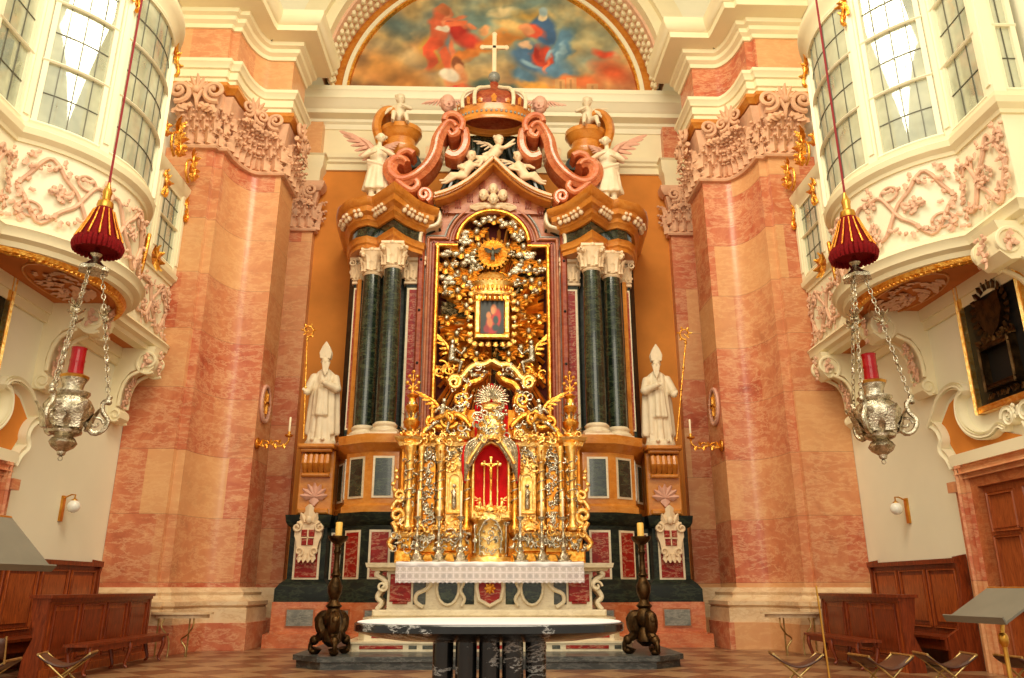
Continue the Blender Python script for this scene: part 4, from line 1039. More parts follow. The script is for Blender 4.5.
def angel(s, nm):
    x, y, z = s*3.08, 18.35, 10.9
    r = thing('angel_statue', 'standing stone angel with raised wing on the %s cornice of the altarpiece' % nm, 'statue', (x, y, z))
    b = BM(); t = -s
    lathe(b, (x, y, z), [(.26, 0), (.26, .06), (.2, .1)], 16)
    cap(b, (x+t*.06, y-.02, z+.05), (x+t*.08, y-.06, z+.45), .06, .09); cap(b, (x+t*.08, y-.06, z+.45), (x+t*.06, y, z+.9), .1, .14)
    cap(b, (x-t*.12, y+.02, z+.05), (x-t*.1, y-.02, z+.45), .06, .09); cap(b, (x-t*.1, y-.02, z+.45), (x-t*.05, y, z+.9), .1, .14)
    for xx in (x+t*.06, x-t*.12): cap(b, (xx, y-.02, z+.08), (xx+t*.02, y-.16, z+.07), .05, .04)
    lathe(b, (x-t*.02, y+.02, z), [(.27, .3), (.29, .35), (.25, .6), (.22, .85), (.18, 1.0), (.17, 1.08)], 36, 1, .75, fold=folds(6, .13, 3))
    lathe(b, (x, y, z), [(.16, 1.0), (.18, 1.1), (.2, 1.3), (.21, 1.45), (.14, 1.55), (.07, 1.6)], 24, 1, .68, fold=folds(5, .05))
    for k in range(4): cap(b, (x-t*.2, y-.1+.04*k, z+1.1-.05*k), (x+t*.22, y-.12+.03*k, z+.95-.1*k), .05, .05)
    cap(b, (x, y, z+1.52), (x+t*.02, y-.02, z+1.7), .06, .055); headvol(b, (x+t*.04, y-.05, z+1.8), .115, (t*.6, -1, -.1))
    for k in range(12):
        a = k*PI/6; ell(b, (x+t*.04+.1*math.cos(a), y-.02+.08*math.sin(a)+.03, z+1.86+.03*math.sin(a*3)), .05, seg=7, rings=5)
    a1 = [(x+t*.2, y, z+1.44), (x+t*.36, y-.12, z+1.24), (x+t*.16, y-.26, z+1.3)]; a2 = [(x-t*.2, y, z+1.44), (x-t*.32, y-.12, z+1.2), (x-t*.08, y-.26, z+1.24)]
    for A in (a1, a2): cap(b, A[0], A[1], .075, .06); cap(b, A[1], A[2], .06, .045); handvol(b, A[2], Vector(A[2])-Vector(A[1]), .042)
    body('figure', b, .014, 'white_stone', r, 3)
    b = BM(); feather_wing(b, (x-t*.1, y+.14, z+1.4), (x-t*.62, y+.3, z+2.08)); obj('wing', b, 'pink_stone', r)
    b = BM(); feather_wing(b, (x+t*.08, y+.16, z+1.5), (x+t*.22, y+.42, z+1.95), .03, 2, Vector((.3*t, 0, -1))); obj('wing', b, 'pink_stone', r); r.scale = (1.2, 1.15, 1.04)
angel(-1, 'left'); angel(1, 'right')

def putto(r, c, k, J, m, look, wings=None, vox=.02, hair=True):
    """chubby child figure: J gives joint positions in body units, k metres per unit"""
    c = Vector(c); W = lambda p: c+Vector(p)*k
    b = BM()
    ell(b, W(J['hip']), .16*k, seg=12, rings=8); cap(b, W(J['hip']), W(J['chest']), .165*k, .15*k, 12); ell(b, W(J['chest']), (.17*k, .14*k, .16*k), seg=12, rings=8)
    cap(b, W(J['chest']), W(J['head']), .07*k, .07*k)
    headvol(b, W(J['head']), .15*k, look)
    if hair:
        d = Vector(look).normalized()
        for i in range(14):
            a = i*2.4; h = .55+.4*math.sin(i*1.7); ell(b, W(J['head'])+Vector((math.cos(a)*.12*k*h, math.sin(a)*.1*k*h, .11*k+.04*k*(1-h)))-d*.04*k, .055*k, seg=7, rings=5)
    for A in J['arms']:
        cap(b, W(A[0]), W(A[1]), .065*k, .055*k); cap(b, W(A[1]), W(A[2]), .058*k, .04*k); handvol(b, W(A[2]), W(A[2])-W(A[1]), .035*k)
    for A in J['legs']:
        cap(b, W(A[0]), W(A[1]), .1*k, .075*k); cap(b, W(A[1]), W(A[2]), .078*k, .05*k); f = (W(A[2])-W(A[1])).normalized(); ft = Vector(A[3]) if len(A) > 3 else Vector((0,-1,0))
        cap(b, W(A[2]), W(A[2])+ft*.12*k, .045*k, .035*k)
    if 'cloth' in J:
        P = [W(p) for p in J['cloth']]
        tube(b, P, [.07*k*(1+.3*math.sin(i*2)) for i in range(len(P))], 8)
    o = body('figure', b, vox*k, m, r, 3)
    for w in (wings or []):
        b = BM(); feather_wing(b, W(w[0]), W(w[1]), .02*k, 2, Vector((w[2] if len(w) > 2 else 0, 0, -1)), 5); obj('wing', b, m, r)
    return o
# flying cherub in the middle, body stretched to the upper right
r = thing('cherub', 'flying stone cherub stretching its arms in the top of the altarpiece', 'cherub statue', (0, 18.6, 12.3))
putto(r, (0, 18.6, 12.42), 1.0, dict(hip=(-.05,0,0), chest=(.1,-.03,.2), head=(.14,-.08,.47), arms=[((.2,0,.25),(.36,-.1,.3),(.52,-.16,.42)), ((.1,-.1,.22),(.32,-.22,.18),(.5,-.24,.26))],
      legs=[((-.1,0,-.03),(-.38,-.06,-.06),(-.6,.02,.02),(-.6,0,.6)), ((-.05,0,-.08),(-.32,-.1,-.18),(-.56,0,-.2),(-1,0,.1))], cloth=[(-.3,.1,.1),(-.1,.1,.18),(.1,.12,.05),(.15,.1,-.1)]), 'cherub_stone', (.6,-1,.1), [((0,.1,.3),(-.36,.2,.6),.3)])
for s, lab, J in ((-1, 'reclining stone cherub on the left slope of the gable', dict(hip=(-.1,0,.1), chest=(.06,-.03,.36), head=(.12,-.06,.66), arms=[((-.06,0,.42),(-.22,-.1,.3),(-.1,-.2,.2)), ((.2,0,.42),(.36,-.1,.34),(.46,-.14,.5))],
                   legs=[((-.14,-.04,.06),(-.42,-.14,.02),(-.62,-.05,-.12),(-1,0,0)), ((-.06,-.04,.02),(-.3,-.2,-.08),(-.56,-.12,-.22),(-1,0,-.2))])),
                  (1, 'reclining stone cherub on the right slope of the gable', dict(hip=(.12,0,.1), chest=(-.04,-.03,.36), head=(-.06,-.06,.66), arms=[((.1,0,.42),(.26,-.12,.34),(.36,-.2,.24)), ((-.16,0,.42),(-.28,-.12,.26),(-.1,-.2,.16))],
                   legs=[((.16,-.04,.06),(.4,-.16,.06),(.6,-.05,-.1),(1,0,0)), ((.08,-.04,.02),(.32,-.2,-.06),(.58,-.12,-.2),(1,0,-.2))]))):
    r = thing('cherub', lab, 'cherub statue', (s*.75, 18.5, 11.6))
    putto(r, (s*.72, 18.5, 11.72), .95, J, 'cherub_stone', (s*-.2,-1,-.1), [((-.1,.1,.4),(-.42,.2,.7),-.2), ((.12,.1,.4),(.42,.2,.68),.2)])
for s, nm in ((-1, 'left'), (1, 'right')):
    r = thing('cherub', 'small seated stone cherub on the ochre crest block at the %s top' % nm, 'cherub statue', (s*2.72, 19.6, 13.9))
    putto(r, (s*2.7, 19.3, 14.0), 1.05, dict(hip=(0,0,.08), chest=(0,-.02,.34), head=(0,-.05,.62), arms=[((-.14*s,0,.4),(-.3*s,-.12,.3),(-.12*s,-.24,.32)), ((.14*s,0,.4),(.3*s,-.1,.26),(.34*s,-.2,.1))],
          legs=[((-.08,-.05,.05),(-.12,-.3,.04),(-.14,-.32,-.24)), ((.08,-.05,.05),(.2,-.28,0),(.26,-.3,-.26))]), 'white_stone', (-s*.5,-1,0), [((s*.1,.1,.4),(s*.42,.2,.6),s*.3)])
    # winged head beside the crown
    r = thing('winged_head', 'pink winged cherub head %s of the marble crown' % nm, 'cherub head', (s*1.3, 18.8, 14.1))
    b = BM(); c = Vector((s*1.3, 18.8, 14.2)); headvol(b, c, .25, (-s*.2,-1,-.3))
    for i in range(16): a = i*2.4; h = .5+.45*math.sin(i*1.9); ell(b, c+Vector((math.cos(a)*.17*h, math.sin(a)*.12*h+.03, .17)), .07, seg=7, rings=5)
    body('head', b, .016, 'pink_stone', r, 3)
    for q in (-1, 1): b = BM(); feather_wing(b, c+Vector((q*.14,.05,.12)), c+Vector((q*.55,.1,.16)), .03, 3, Vector((0,0,-1)), 6); obj('wing', b, 'pink_stone', r)
# cluster of cherub heads in the gable
cl = thing('cherub_group', 'carved cluster of four cherub heads on a stone cloud under the gable peak', 'cherub relief', (0, 18.8, 10.95))
for i, (dx, dz) in enumerate(((0, .2), (-.26, .02), (.26, .02), (0, -.1))):
    c = Vector((dx, 18.62, 11.25+dz)); b = BM(); headvol(b, c, .15, (dx,-1,-.2))
    for k in range(10): a = k*2.4; ell(b, c+Vector((math.cos(a)*.08, .02+math.sin(a)*.05, .1)), .045, seg=7, rings=5)
    cap(b, c, c+Vector((0,.16,-.02)), .08, .08)
    body('cherub_head', b, .011, 'cherub_stone', cl, 3)
b = BM()
for k in range(12):
    a = PI*k/11; leaf(b, (.28*math.cos(a), 18.72, 10.98+.05*math.sin(a)), (math.cos(a), 0, .3+math.sin(a)*.2-.5), (0,-1,0), .4, .16, .4, 4)
for k in range(7): ell(b, (-.36+.12*k, 18.72, 10.98+.03*(k % 2)), (.1, .07, .07), seg=8, rings=6)
obj('cloud', b, 'cherub_stone', cl)
# ================================================================== GLORIA
GY = 19.05; GZ = 7.9
gl = thing('gloria_relief', 'gilded gloria of rays, silver clouds and cherubs filling the red marble frame', 'relief', (0, 19.3, 4.5))
b = BM(); prism(b, [(-1.5, 4.3), (-1.5, 9.9), (-1, 9.95), (-.95, 10.4), (-.6, 10.8), (0, 10.95), (.6, 10.8), (.95, 10.4), (1, 9.95), (1.5, 9.9), (1.5, 4.3)], 19.3, 19.38); obj('backing', b, 'maroon', gl)
def edge_r(a):
    """distance from the centre of the relief to its frame along angle a"""
    c, s_ = math.cos(a), math.sin(a); r = 9
    if abs(c) > 1e-6: r = 1.38/abs(c)
    if s_ > 0: r = min(r, (9.72-GZ)/s_) if abs(math.tan(PI/2-a)*(9.72-GZ)) > .9 else min(r, 2.6/s_)
    else: r = min(r, 3.2/max(1e-6, -s_))
    return r
rg = random.Random(4)
for k in range(16):
    b = BM()
    for j in range(9):
        a = 2*PI*(k*9+j+.5)/144; r1 = edge_r(a)*(.97 if j % 2 else .86); d = Vector((math.cos(a), 0, math.sin(a))); n = Vector((-math.sin(a), 0, math.cos(a)))
        c = Vector((0, GY+.02, GZ)); w = .02+.02*(j % 2); r0 = .42
        p, q = c+d*r0, c+d*r1; f = Vector((0, -.12-.05*(j % 3), 0))
        vs = [b.verts.new(v) for v in (p-n*w*.5, p+n*w*.5, p+f*.4, q-n*w*1.4, q+n*w*1.4, q+f)]
        for fc in ((0,2,5,3), (2,1,4,5), (0,3,4,1), (0,1,2), (3,5,4)): b.faces.new([vs[i] for i in fc])
    obj('ray_bundle', b, 'silver' if k % 5 == 2 else 'gold_ray', gl, smooth=0)
def gpt(x, y, Y=18.95): return at(x, y, Y)[0]+.07, at(x, y, Y)[1]
clouds = [(463,239,1.1),(481,222,1),(504,225,1),(518,237,1),(446,253,1.1),(466,262,1),(447,279,1.1),(472,254,.7),(475,270,.8),(527,256,1.2),(515,271,1.1),(536,272,.8),(516,285,.8),(467,286,.8),(451,266,.7),(508,256,.6),(533,292,.6),(445,295,.6)]
for i, (x, y, k) in enumerate(clouds):
    X, Z = gpt(x, y); b = BM(); r_ = random.Random(i)
    for j in range(11):
        a = r_.uniform(0, 2*PI); q = r_.uniform(0, .2)*k
        ell(b, (X+q*1.2*math.cos(a), 18.97-.05*r_.random()-.05, Z+q*.75*math.sin(a)), (.11*k, .08, .085*k), seg=9, rings=7)
    obj('cloud', b, 'silver', gl)
def small_head(parent, X, Y, Z, k, seed, ma='gold', mb='silver'):
    r_ = random.Random(seed); b = BM(); t = r_.uniform(-.4, .4)
    ell(b, (X, Y-.05, Z), (.055*k, .055*k, .065*k), seg=9, rings=7); ell(b, (X, Y-.02, Z+.03*k), (.062*k, .05*k, .05*k), seg=8, rings=5); ell(b, (X, Y-.1, Z-.005), .014*k, seg=5, rings=4)
    h = obj('cherub_head', b, mb, parent)
    b = BM()
    for q in (-1, 1):
        for j in range(3): leaf(b, (X+q*.04*k, Y-.01, Z-.02*j), (q*(1-.25*j), 0, .35-.4*j+t*q*.4), (0,-1,0), .2*k*(1-.15*j), .07*k, .3, 4)
    leaf(b, (X, Y, Z-.05*k), (t, 0, -1), (0,-1,0), .13*k, .1*k, .4, 3)
    obj('wings', b, ma, h)
hs = [(474,232),(492,218),(513,228),(459,250),(476,245),(505,245),(521,247),(455,273),(468,272),(443,265),(537,262),(527,268),(529,281),(507,275),(442,288),(455,291),(537,284),(523,297),(462,279),(519,262),
      (444,318),(454,334),(536,317),(526,331),(464,306),(515,304),(462,350),(518,348),(474,354),(506,354)]
for i, (x, y) in enumerate(hs):
    X, Z = gpt(x, y, 18.85); small_head(gl, X, 18.88, Z, 1.3 if i % 3 else 1.6, i)
def rocaille(b, x0, x1, z0, z1, y, n, seed, sc=1.0, kinds='slb'):
    """field of little C-scrolls, leaves and beads"""
    r_ = random.Random(seed)
    for i in range(n):
        x, z = r_.uniform(x0, x1), r_.uniform(z0, z1); k = r_.choice(kinds); a = r_.uniform(0, 2*PI)
        if k == 's':
            sg = r_.choice((-1, 1)); r = r_.uniform(.05, .1)*sc
            P = [(x+r*(1-j/13)*math.cos(a+sg*j*.55), y-.02-.02*sc*r_.random(), z+r*(1-j/13)*math.sin(a+sg*j*.55)) for j in range(11)]
            tube(b, P, [.02*sc*(1-j/16) for j in range(11)], 5)
        elif k == 'l': leaf(b, (x, y, z), (math.cos(a), 0, math.sin(a)), (0,-1,0), r_.uniform(.1, .17)*sc, .06*sc, .5, 4)
        else: ell(b, (x, y-.02, z), r_.uniform(.02, .035)*sc, seg=7, rings=5)
for i, (m, n) in enumerate((('gold', 22), ('gold_light', 30), ('silver', 24))):
    b = BM()
    rr = random.Random(50+i)
    for j in range(n):
        a = rr.uniform(0, 2*PI); q = .62+.5*rr.random()**1.5; X, Z = q*math.cos(a)*.95, GZ-.0+q*1.15*math.sin(a)
        X = max(-1.3, min(1.3, X)); t = rr.random()
        if t < .5: leaf(b, (X, GY-.05, Z), (math.cos(a+rr.uniform(-.8, .8)), 0, math.sin(a+rr.uniform(-.8, .8))), (0,-1,0), .24, .1, .5, 4)
        else: ell(b, (X, GY-.08, Z), (.05, .05, .05), seg=7, rings=5)
    for j in range(n):
        X, Z = rr.uniform(-1.3, 1.3), rr.uniform(5.0, 9.6); a = rr.uniform(0, 2*PI)
        if math.hypot(X, (Z-GZ)) < .7: continue
        leaf(b, (X, GY-.02, Z), (math.cos(a), 0, math.sin(a)), (0,-1,0), .2, .09, .6, 4)
    obj('foliage', b, m, gl)['kind'] = 'stuff'
# glory disc with the dove
X, Z = 0, lz(254, 18.8); b = BM()
for k in range(44):
    a = 2*PI*k/44; r = .46 if k % 2 else .38; d = Vector((math.cos(a), 0, math.sin(a))); n = Vector((-d.z, 0, d.x)); c = Vector((X, 18.78, Z))
    p = c+d*.05; q = c+d*r; vs = [b.verts.new(v) for v in (p-n*.006, p+n*.006, p+Vector((0,-.03,0)), q-n*.034, q+n*.034, q+Vector((0,-.03,0)))]
    for fc in ((0,2,5,3), (2,1,4,5), (0,3,4,1), (3,5,4)): b.faces.new([vs[i] for i in fc])
prism(b, [(X+.34*math.cos(2*PI*i/24), Z+.34*math.sin(2*PI*i/24)) for i in range(24)], 18.8, 18.86)
gd = obj('glory_disc', b, 'gold_light', gl, smooth=0)
b = BM(); ell(b, (X, 18.7, Z-.02), (.05, .05, .1), seg=9, rings=7); ell(b, (X, 18.67, Z+.1), (.035, .04, .04), seg=8, rings=6)
for q in (-1, 1):
    for j in range(4): leaf(b, (X+q*.03, 18.7, Z+.05), (q*(1-.12*j), 0, .35-.25*j), (0,-1,0), .25-.035*j, .06, .2, 4)
for q in (-1, 0, 1): leaf(b, (X, 18.7, Z-.08), (q*.35, 0, -1), (0,-1,0), .16, .06, .2, 3)
obj('dove', b, 'lead', gd)
# gilded crown over the picture
Z0 = lz(297, 18.8); b = BM(); lathe(b, (0, 18.85, Z0), [(.52, 0), (.56, .04), (.54, .1), (.47, .13), (.47, .3), (.54, .36), (.56, .42), (.46, .5), (.4, .56), (.3, .66), (.1, .72)], 30, 1, .5)
gc = obj('picture_crown', b, 'gold_light', gl)
b = BM()
for k in range(15):
    a = PI+PI*k/14; c = Vector((.54*math.cos(a), 18.85+.27*math.sin(a), Z0)); leaf(b, c, (0,0,-1), (math.cos(a), math.sin(a), 0), .22, .09, .4, 4); ell(b, c+Vector((0,0,.2)), (.03, .03, .08), seg=7, rings=5)
    ell(b, c+Vector((0,0,.42)), .035, seg=7, rings=5)
obj('fringe', b, 'gold_dark', gc)
# two gilt and silver angels low in the relief, heavy gold scroll edge
for s in (-1, 1):
    X = s*1.02; Z = lz(360, 18.8); b = BM()
    cap(b, (X, 18.75, Z), (X-s*.02, 18.7, Z+.28), .11, .1); ell(b, (X-s*.03, 18.66, Z+.42), (.075, .08, .09)); cap(b, (X, 18.75, Z), (X-s*.26, 18.6, Z-.12), .09, .06); cap(b, (X-s*.26, 18.6, Z-.12), (X-s*.2, 18.62, Z-.36), .055, .04)
    cap(b, (X-s*.1, 18.7, Z+.24), (X-s*.26, 18.6, Z+.1), .045, .035); cap(b, (X-s*.26, 18.6, Z+.1), (X-s*.36, 18.6, Z+.24), .035, .03)
    an = body('angel', b, .018, 'silver', gl, 2)
    b = BM(); feather_wing(b, (X+s*.05, 18.85, Z+.15), (X+s*.3, 18.85, Z+.6), .02, 2, Vector((-s*.2, 0, -1)), 5); obj('wing', b, 'gold', an)
    b = BM(); rocaille(b, *sorted((X-.3, X+.3)), Z-.5, Z-.15, 18.75, 26, 60+s, 1.6); obj('cloud_base', b, 'gold', an)

# ------------------------------------------------------------------ the small painting
pt = thing('painting', 'small dark devotional painting with red robe in a bright gilt frame inside the gloria', 'painting', (0, 18.8, 7.9))
z0, z1 = lz(334, 18.7), lz(301, 18.7)
def devo(X, Z):
    u, v = X/.3, (Z-(z0+z1)/2)/((z1-z0)/2)
    C = paint(u, v, (34,34,28), [(.0,-.45,.62,.7,0,(178,28,18),.25),(.35,-.1,.45,.75,-12,(190,34,20),.25),(.12,.5,.3,.36,0,(200,110,52),.3),(.05,.42,.2,.28,0,(226,150,86),.4),(-.3,.12,.26,.28,0,(214,130,70),.35),(-.2,-.3,.3,.4,15,(206,120,62),.35),(.3,-.15,.26,.3,0,(24,60,62),.35),(.3,-.62,.35,.25,0,(26,50,54),.4),(-.5,-.7,.3,.3,0,(150,20,14),.4)])
    return C
picture('canvas', -.3, .3, z0, z1, 18.7, .02, devo, 'oil_pigment', pt)
b = BM(); zz0, zz1 = z0-.14, z1+.14
for (a, c, d, e) in ((-.45, .45, zz0, z0), (-.45, .45, z1, zz1), (-.45, -.3, z0, z1), (.3, .45, z0, z1)): bbox(b, a, c, 18.62, 18.74, d, e, .035)
box(b, -.4, .4, 18.72, 18.9, zz0+.05, zz1-.05); fo = obj('frame', b, 'gold_light', pt)
b = BM()
for k in range(26):
    a = 2*PI*k/26; X, Z = max(-.5, min(.5, .7*math.cos(a))), (z0+z1)/2+max(-.66, min(.66, .9*math.sin(a))); leaf(b, (X, 18.72, Z), (math.cos(a), 0, math.sin(a)), (0,-1,0), .17, .13, .6, 4)
obj('leaf_border', b, 'gold_light', fo)

# ================================================================== GILDED TABERNACLE
TY = 15.95
def T(x, y, Y=TY): return at(x, y, Y)[0]+.03, at(x, y, Y)[1]
TABF = 1
tb = thing('tabernacle', 'glittering gold and silver tabernacle shrine standing on the high altar', 'tabernacle', (0, 16.1, 1.72))
TX = lambda px: (px-490)*.0206
z_ = lambda y: lz(y, TY)
def tlathe(px, y0, prof, m, nm, par=tb, Y=TY, k=1, seg=18, X=None):
    b = BM(); lathe(b, (TX(px) if X is None else X, Y, y0), prof, seg); return obj(nm, b, m, par)
b = BM(); box(b, -1.85, 1.85, 16.15, 16.45, 1.72, 4.3); box(b, -1.0, 1.0, 16.15, 16.4, 4.3, 4.85); obj('back_wall', b, 'gold_dark', tb)
for s in (-1, 1):
    # stepped base
    b = BM()
    for x0, x1, yy, zt in ((1.5, 1.88, 15.8, 1.96), (1.05, 1.5, 15.95, 1.9), (.42, 1.05, 15.85, 1.92)):
        bbox(b, *sorted((s*x0, s*x1)), yy, 16.3, 1.72, zt, .03); bbox(b, *sorted((s*(x0+.04), s*(x1-.04))), yy+.05, 16.3, zt, zt+.3, .03)
    bs = obj('base', b, 'gold', tb)
    b = BM(); rocaille(b, *sorted((s*.45, s*1.9)), 1.95, 2.3, 15.8, 90, 70+s, 1.0); obj('base_ornament', b, 'silver', bs)
    b = BM(); P = [(s*1.86, 16.3), (s*1.86, 15.82), (s*1.5, 15.78), (s*1.42, 15.95), (s*1.06, 15.95), (s*1.0, 15.85), (s*.5, 15.85), (s*.42, 16.0)]
    sweep(b, P, [(-.1, 2.2), (.0, 2.2), (.05, 2.26), (.06, 2.3), (-.1, 2.32)], -s); obj('lower_cornice', b, 'gold_light', tb)
    sweep_ = BM(); sweep(sweep_, P, [(-.1, 4.02), (.02, 4.02), (.04, 4.1), (.1, 4.14), (.12, 4.2), (-.1, 4.22)], -s); obj('upper_cornice', sweep_, 'gold_light', tb)
    # outer pier with scroll buttress
    b = BM(); bbox(b, *sorted((s*1.52, s*1.78)), 15.86, 16.3, 2.3, 4.05, .03); op = obj('outer_pier', b, 'gold', tb)
    b = BM()
    for P_, w in ((spiral(s*1.86, 2.62, .16, .03, -PI/2, -s*1.3), .09), (spiral(s*1.84, 3.02, .12, .03, -PI/2, -s*1.3), .08)): ribbon(b, P_, w, 15.8, 16.05, .03)
    ribbon(b, smooth_pts([(s*1.98, 2.75), (s*1.9, 2.9), (s*1.8, 2.95), (s*1.72, 3.1), (s*1.7, 3.4)], 3), .1, 15.82, 16.05, .03)
    ribbon(b, smooth_pts([(s*1.9, 1.98), (s*2.0, 2.1), (s*1.86, 2.3), (s*1.95, 2.5)], 3), .1, 15.8, 16.05, .03)
    for k in range(4): ell(b, (s*(1.94+.04*math.sin(k*2)), 15.9, 3.12+.13*k), (.05, .04, .05), seg=8, rings=6)
    tube(b, [(s*1.9, 15.92, 2.95), (s*1.98, 15.9, 3.15), (s*1.92, 15.9, 3.4), (s*1.95, 15.9, 3.6)], [.03, .025, .02, .01], 6)
    obj('buttress_scroll', b, 'gold_light', op)
    b = BM(); rocaille(b, *sorted((s*1.55, s*1.76)), 2.4, 3.95, 15.84, 60, 80+s, .9); obj('pier_ornament', b, 'silver', op)
    for i, (x, r) in enumerate(((1.64, .075), (1.42, .05))):
        b = BM(); lathe(b, (s*x, 15.78+.08*i, 2.34), [(r*1.5, 0), (r*1.6, .05), (r, .12), (r*.9, .3), (r*1.3, .4), (r*.8, .5), (r*.8, 1.2), (r*1.2, 1.3), (r*.9, 1.42), (r*1.6, 1.58), (r*1.7, 1.68)], 14); obj('column', b, 'gold_light', tb)
    # silver filigree strip, gold half-column, figure niche, inner column
    b = BM(); bbox(b, *sorted((s*1.12, s*1.4)), 15.98, 16.2, 2.34, 4.05, .02); fp = obj('filigree_panel', b, 'gold_dark', tb)
    b = BM(); rocaille(b, *sorted((s*1.14, s*1.4)), 2.38, 4.0, 15.95, 120, 90+s, .85, 'slbb'); obj('filigree', b, 'silver', fp)
    b = BM(); lathe(b, (s*1.03, 15.9, 2.34), [(.12, 0), (.12, .06), (.07, .12), (.07, .3), (.1, .36), (.1, .42), (.075, .46), (.065, 1.3), (.09, 1.36), (.12, 1.5), (.13, 1.7)], 16); c_ = obj('column', b, 'gold_light', tb)
    b = BM(); 
    for k in range(8): a = 2*PI*k/8; leaf(b, (s*1.03+.07*math.cos(a), 15.9+.07*math.sin(a), 3.72), (0,0,1), (math.cos(a), math.sin(a), 0), .25, .07, .6, 4)
    obj('capital', b, 'gold', c_)
    b = BM(); bbox(b, *sorted((s*.55, s*.93)), 15.95, 16.2, 2.34, 4.05, .02); nb = obj('niche_panel', b, 'gold_light', tb)
    b = BM(); a_ = [(s*.62, 2.75), (s*.62, 3.35)]+[(s*(.74+.12*math.cos(PI-PI*k/8)), 3.35+.12*math.sin(PI*k/8)) for k in range(9)]+[(s*.86, 2.75)]
    ribbon(b, a_, .04, 15.9, 15.98, .01); bbox(b, *sorted((s*.58, s*.9)), 15.84, 15.98, 2.66, 2.74, .02); obj('niche_arch', b, 'gold_light', nb)
    b = BM(); cap(b, (s*.74, 15.9, 2.8), (s*.74, 15.9, 3.05), .06, .05); cap(b, (s*.74, 15.88, 3.0), (s*.74, 15.88, 3.12), .055, .045); ell(b, (s*.74, 15.88, 3.22), .045); cap(b, (s*.79, 15.88, 3.1), (s*.72, 15.83, 3.0), .025, .02); obj('saint_figure', b, 'silver', nb)
    b = BM(); rocaille(b, *sorted((s*.56, s*.93)), 3.5, 4.02, 15.93, 50, 100+s, 1.0); rocaille(b, *sorted((s*.56, s*.93)), 2.36, 2.64, 15.93, 16, 104+s, 1.0); obj('niche_ornament', b, 'gold_light', nb)
    b = BM(); rocaille(b, *sorted((s*.5, s*1.5)), 3.72, 4.02, 15.88, 40, 108+s, 1.0); obj('festoon', b, 'silver', tb)
    b = BM(); rocaille(b, *sorted((s*.5, s*1.85)), 4.08, 4.3, 15.78, 60, 112+s, 1.0); rocaille(b, *sorted((s*.5, s*1.85)), 2.24, 2.42, 15.76, 40, 116+s, .9); obj('cornice_ornament', b, 'gold_light', tb)
    b = BM()
    for xx, rr, yy in ((1.64, .075, 15.78), (1.42, .05, 15.86), (1.03, .07, 15.9), (.48, .05, 15.85)):
        tube(b, [(s*xx+(rr+.02)*math.cos(i*.5), yy+(rr+.02)*math.sin(i*.5), 2.8+.9*i/60) for i in range(61)], .014, 5)
    obj('column_garland', b, 'silver', tb)
    b = BM(); lathe(b, (s*.48, 15.85, 2.34), [(.09, 0), (.09, .06), (.05, .12), (.05, .9), (.08, 1.0), (.05, 1.06), (.05, 1.4), (.09, 1.6)], 14); obj('column', b, 'gold', tb)
    b = BM(); tube(b, [(s*.5, 15.78, 4.02), (s*.53, 15.74, 3.8), (s*.55, 15.74, 3.5), (s*.52, 15.78, 3.25)], [.06, .07, .05, .015], 8); obj('red_swag', b, 'red_velvet', tb)
    # pinnacle
    x = s*1.66; b = BM()
    lathe(b, (x, 15.95, 4.22), [(.2, 0), (.22, .05), (.12, .1), (.1, .16), (.16, .24), (.18, .32), (.11, .4), (.08, .5), (.12, .56), (.15, .64), (.09, .7), (.08, .82), (.13, .88), (.07, .93)], 16); pn = obj('pinnacle', b, 'gold', tb)
    b = BM()
    for k in range(8): a = 2*PI*k/8; leaf(b, (x+.14*math.cos(a), 15.95+.14*math.sin(a), 4.24), (math.cos(a)*.5, math.sin(a)*.5, 1), (math.cos(a), math.sin(a), 0), .22, .09, .7, 4)
    for k in range(8): a = 2*PI*k/8; leaf(b, (x+.1*math.cos(a), 15.95+.1*math.sin(a), 4.6), (math.cos(a)*.3, math.sin(a)*.3, 1), (math.cos(a), math.sin(a), 0), .18, .07, .7, 4)
    for k in range(6): a = 2*PI*k/6; leaf(b, (x+.09*math.cos(a), 15.95+.09*math.sin(a), 4.95), (0,0,-1), (math.cos(a), math.sin(a), 0), .14, .06, .5, 4)
    obj('pinnacle_leaves', b, 'silver', pn)
    b = BM(); tube(b, [(x, 15.95, 5.1), (x, 15.95, 5.62)], [.03, .012], 7)
    for (dx, dz) in ((0, .52), (-.08, .42), (.08, .42), (-.12, .28), (.12, .28), (0, .32), (-.07, .16), (.07, .16)): ell(b, (x+dx, 15.95, 5.1+dz), .045, seg=8, rings=6); tube(b, [(x, 15.95, 5.05+dz*.8), (x+dx, 15.95, 5.1+dz)], .012, 5)
    obj('flower_finial', b, 'gold', pn)
    # big scroll carrying the angel
    b = BM(); ribbon(b, [(q[0], q[1]) for q in [(T(x_, y_)[0]*(-s), T(x_, y_)[1]) for x_, y_ in smooth_pts([(422,441),(424,432),(432,427),(442,428),(449,420),(455,416),(463,420),(470,428)], 4)]], .12, 15.75, 16.1, .04)
    ribbon(b, spiral(TX(447)*-s, z_(421), .2, .04, -.4, 1.3*s), .09, 15.72, 16.05, .03); ribbon(b, spiral(TX(431)*-s, z_(424), .13, .03, 2, -1.2*s), .08, 15.75, 16.05, .03)
    obj('scroll', b, 'gold', tb)
    # upper pediment scrolls framing the shell
    P = [(T(x_, y_)[0]*(-s), T(x_, y_)[1]) for x_, y_ in smooth_pts([(448,383),(452,378),(460,379),(466,372),(474,366),(482,366),(490,362)], 4)]
    b = BM(); ribbon(b, P, .14, 15.8, 16.2, .04); ribbon(b, spiral(TX(452)*-s, z_(384), .14, .03, 1.2, 1.4*s), .08, 15.78, 16.15, .03); pa = obj('pediment_scroll', b, 'gold_light', tb)
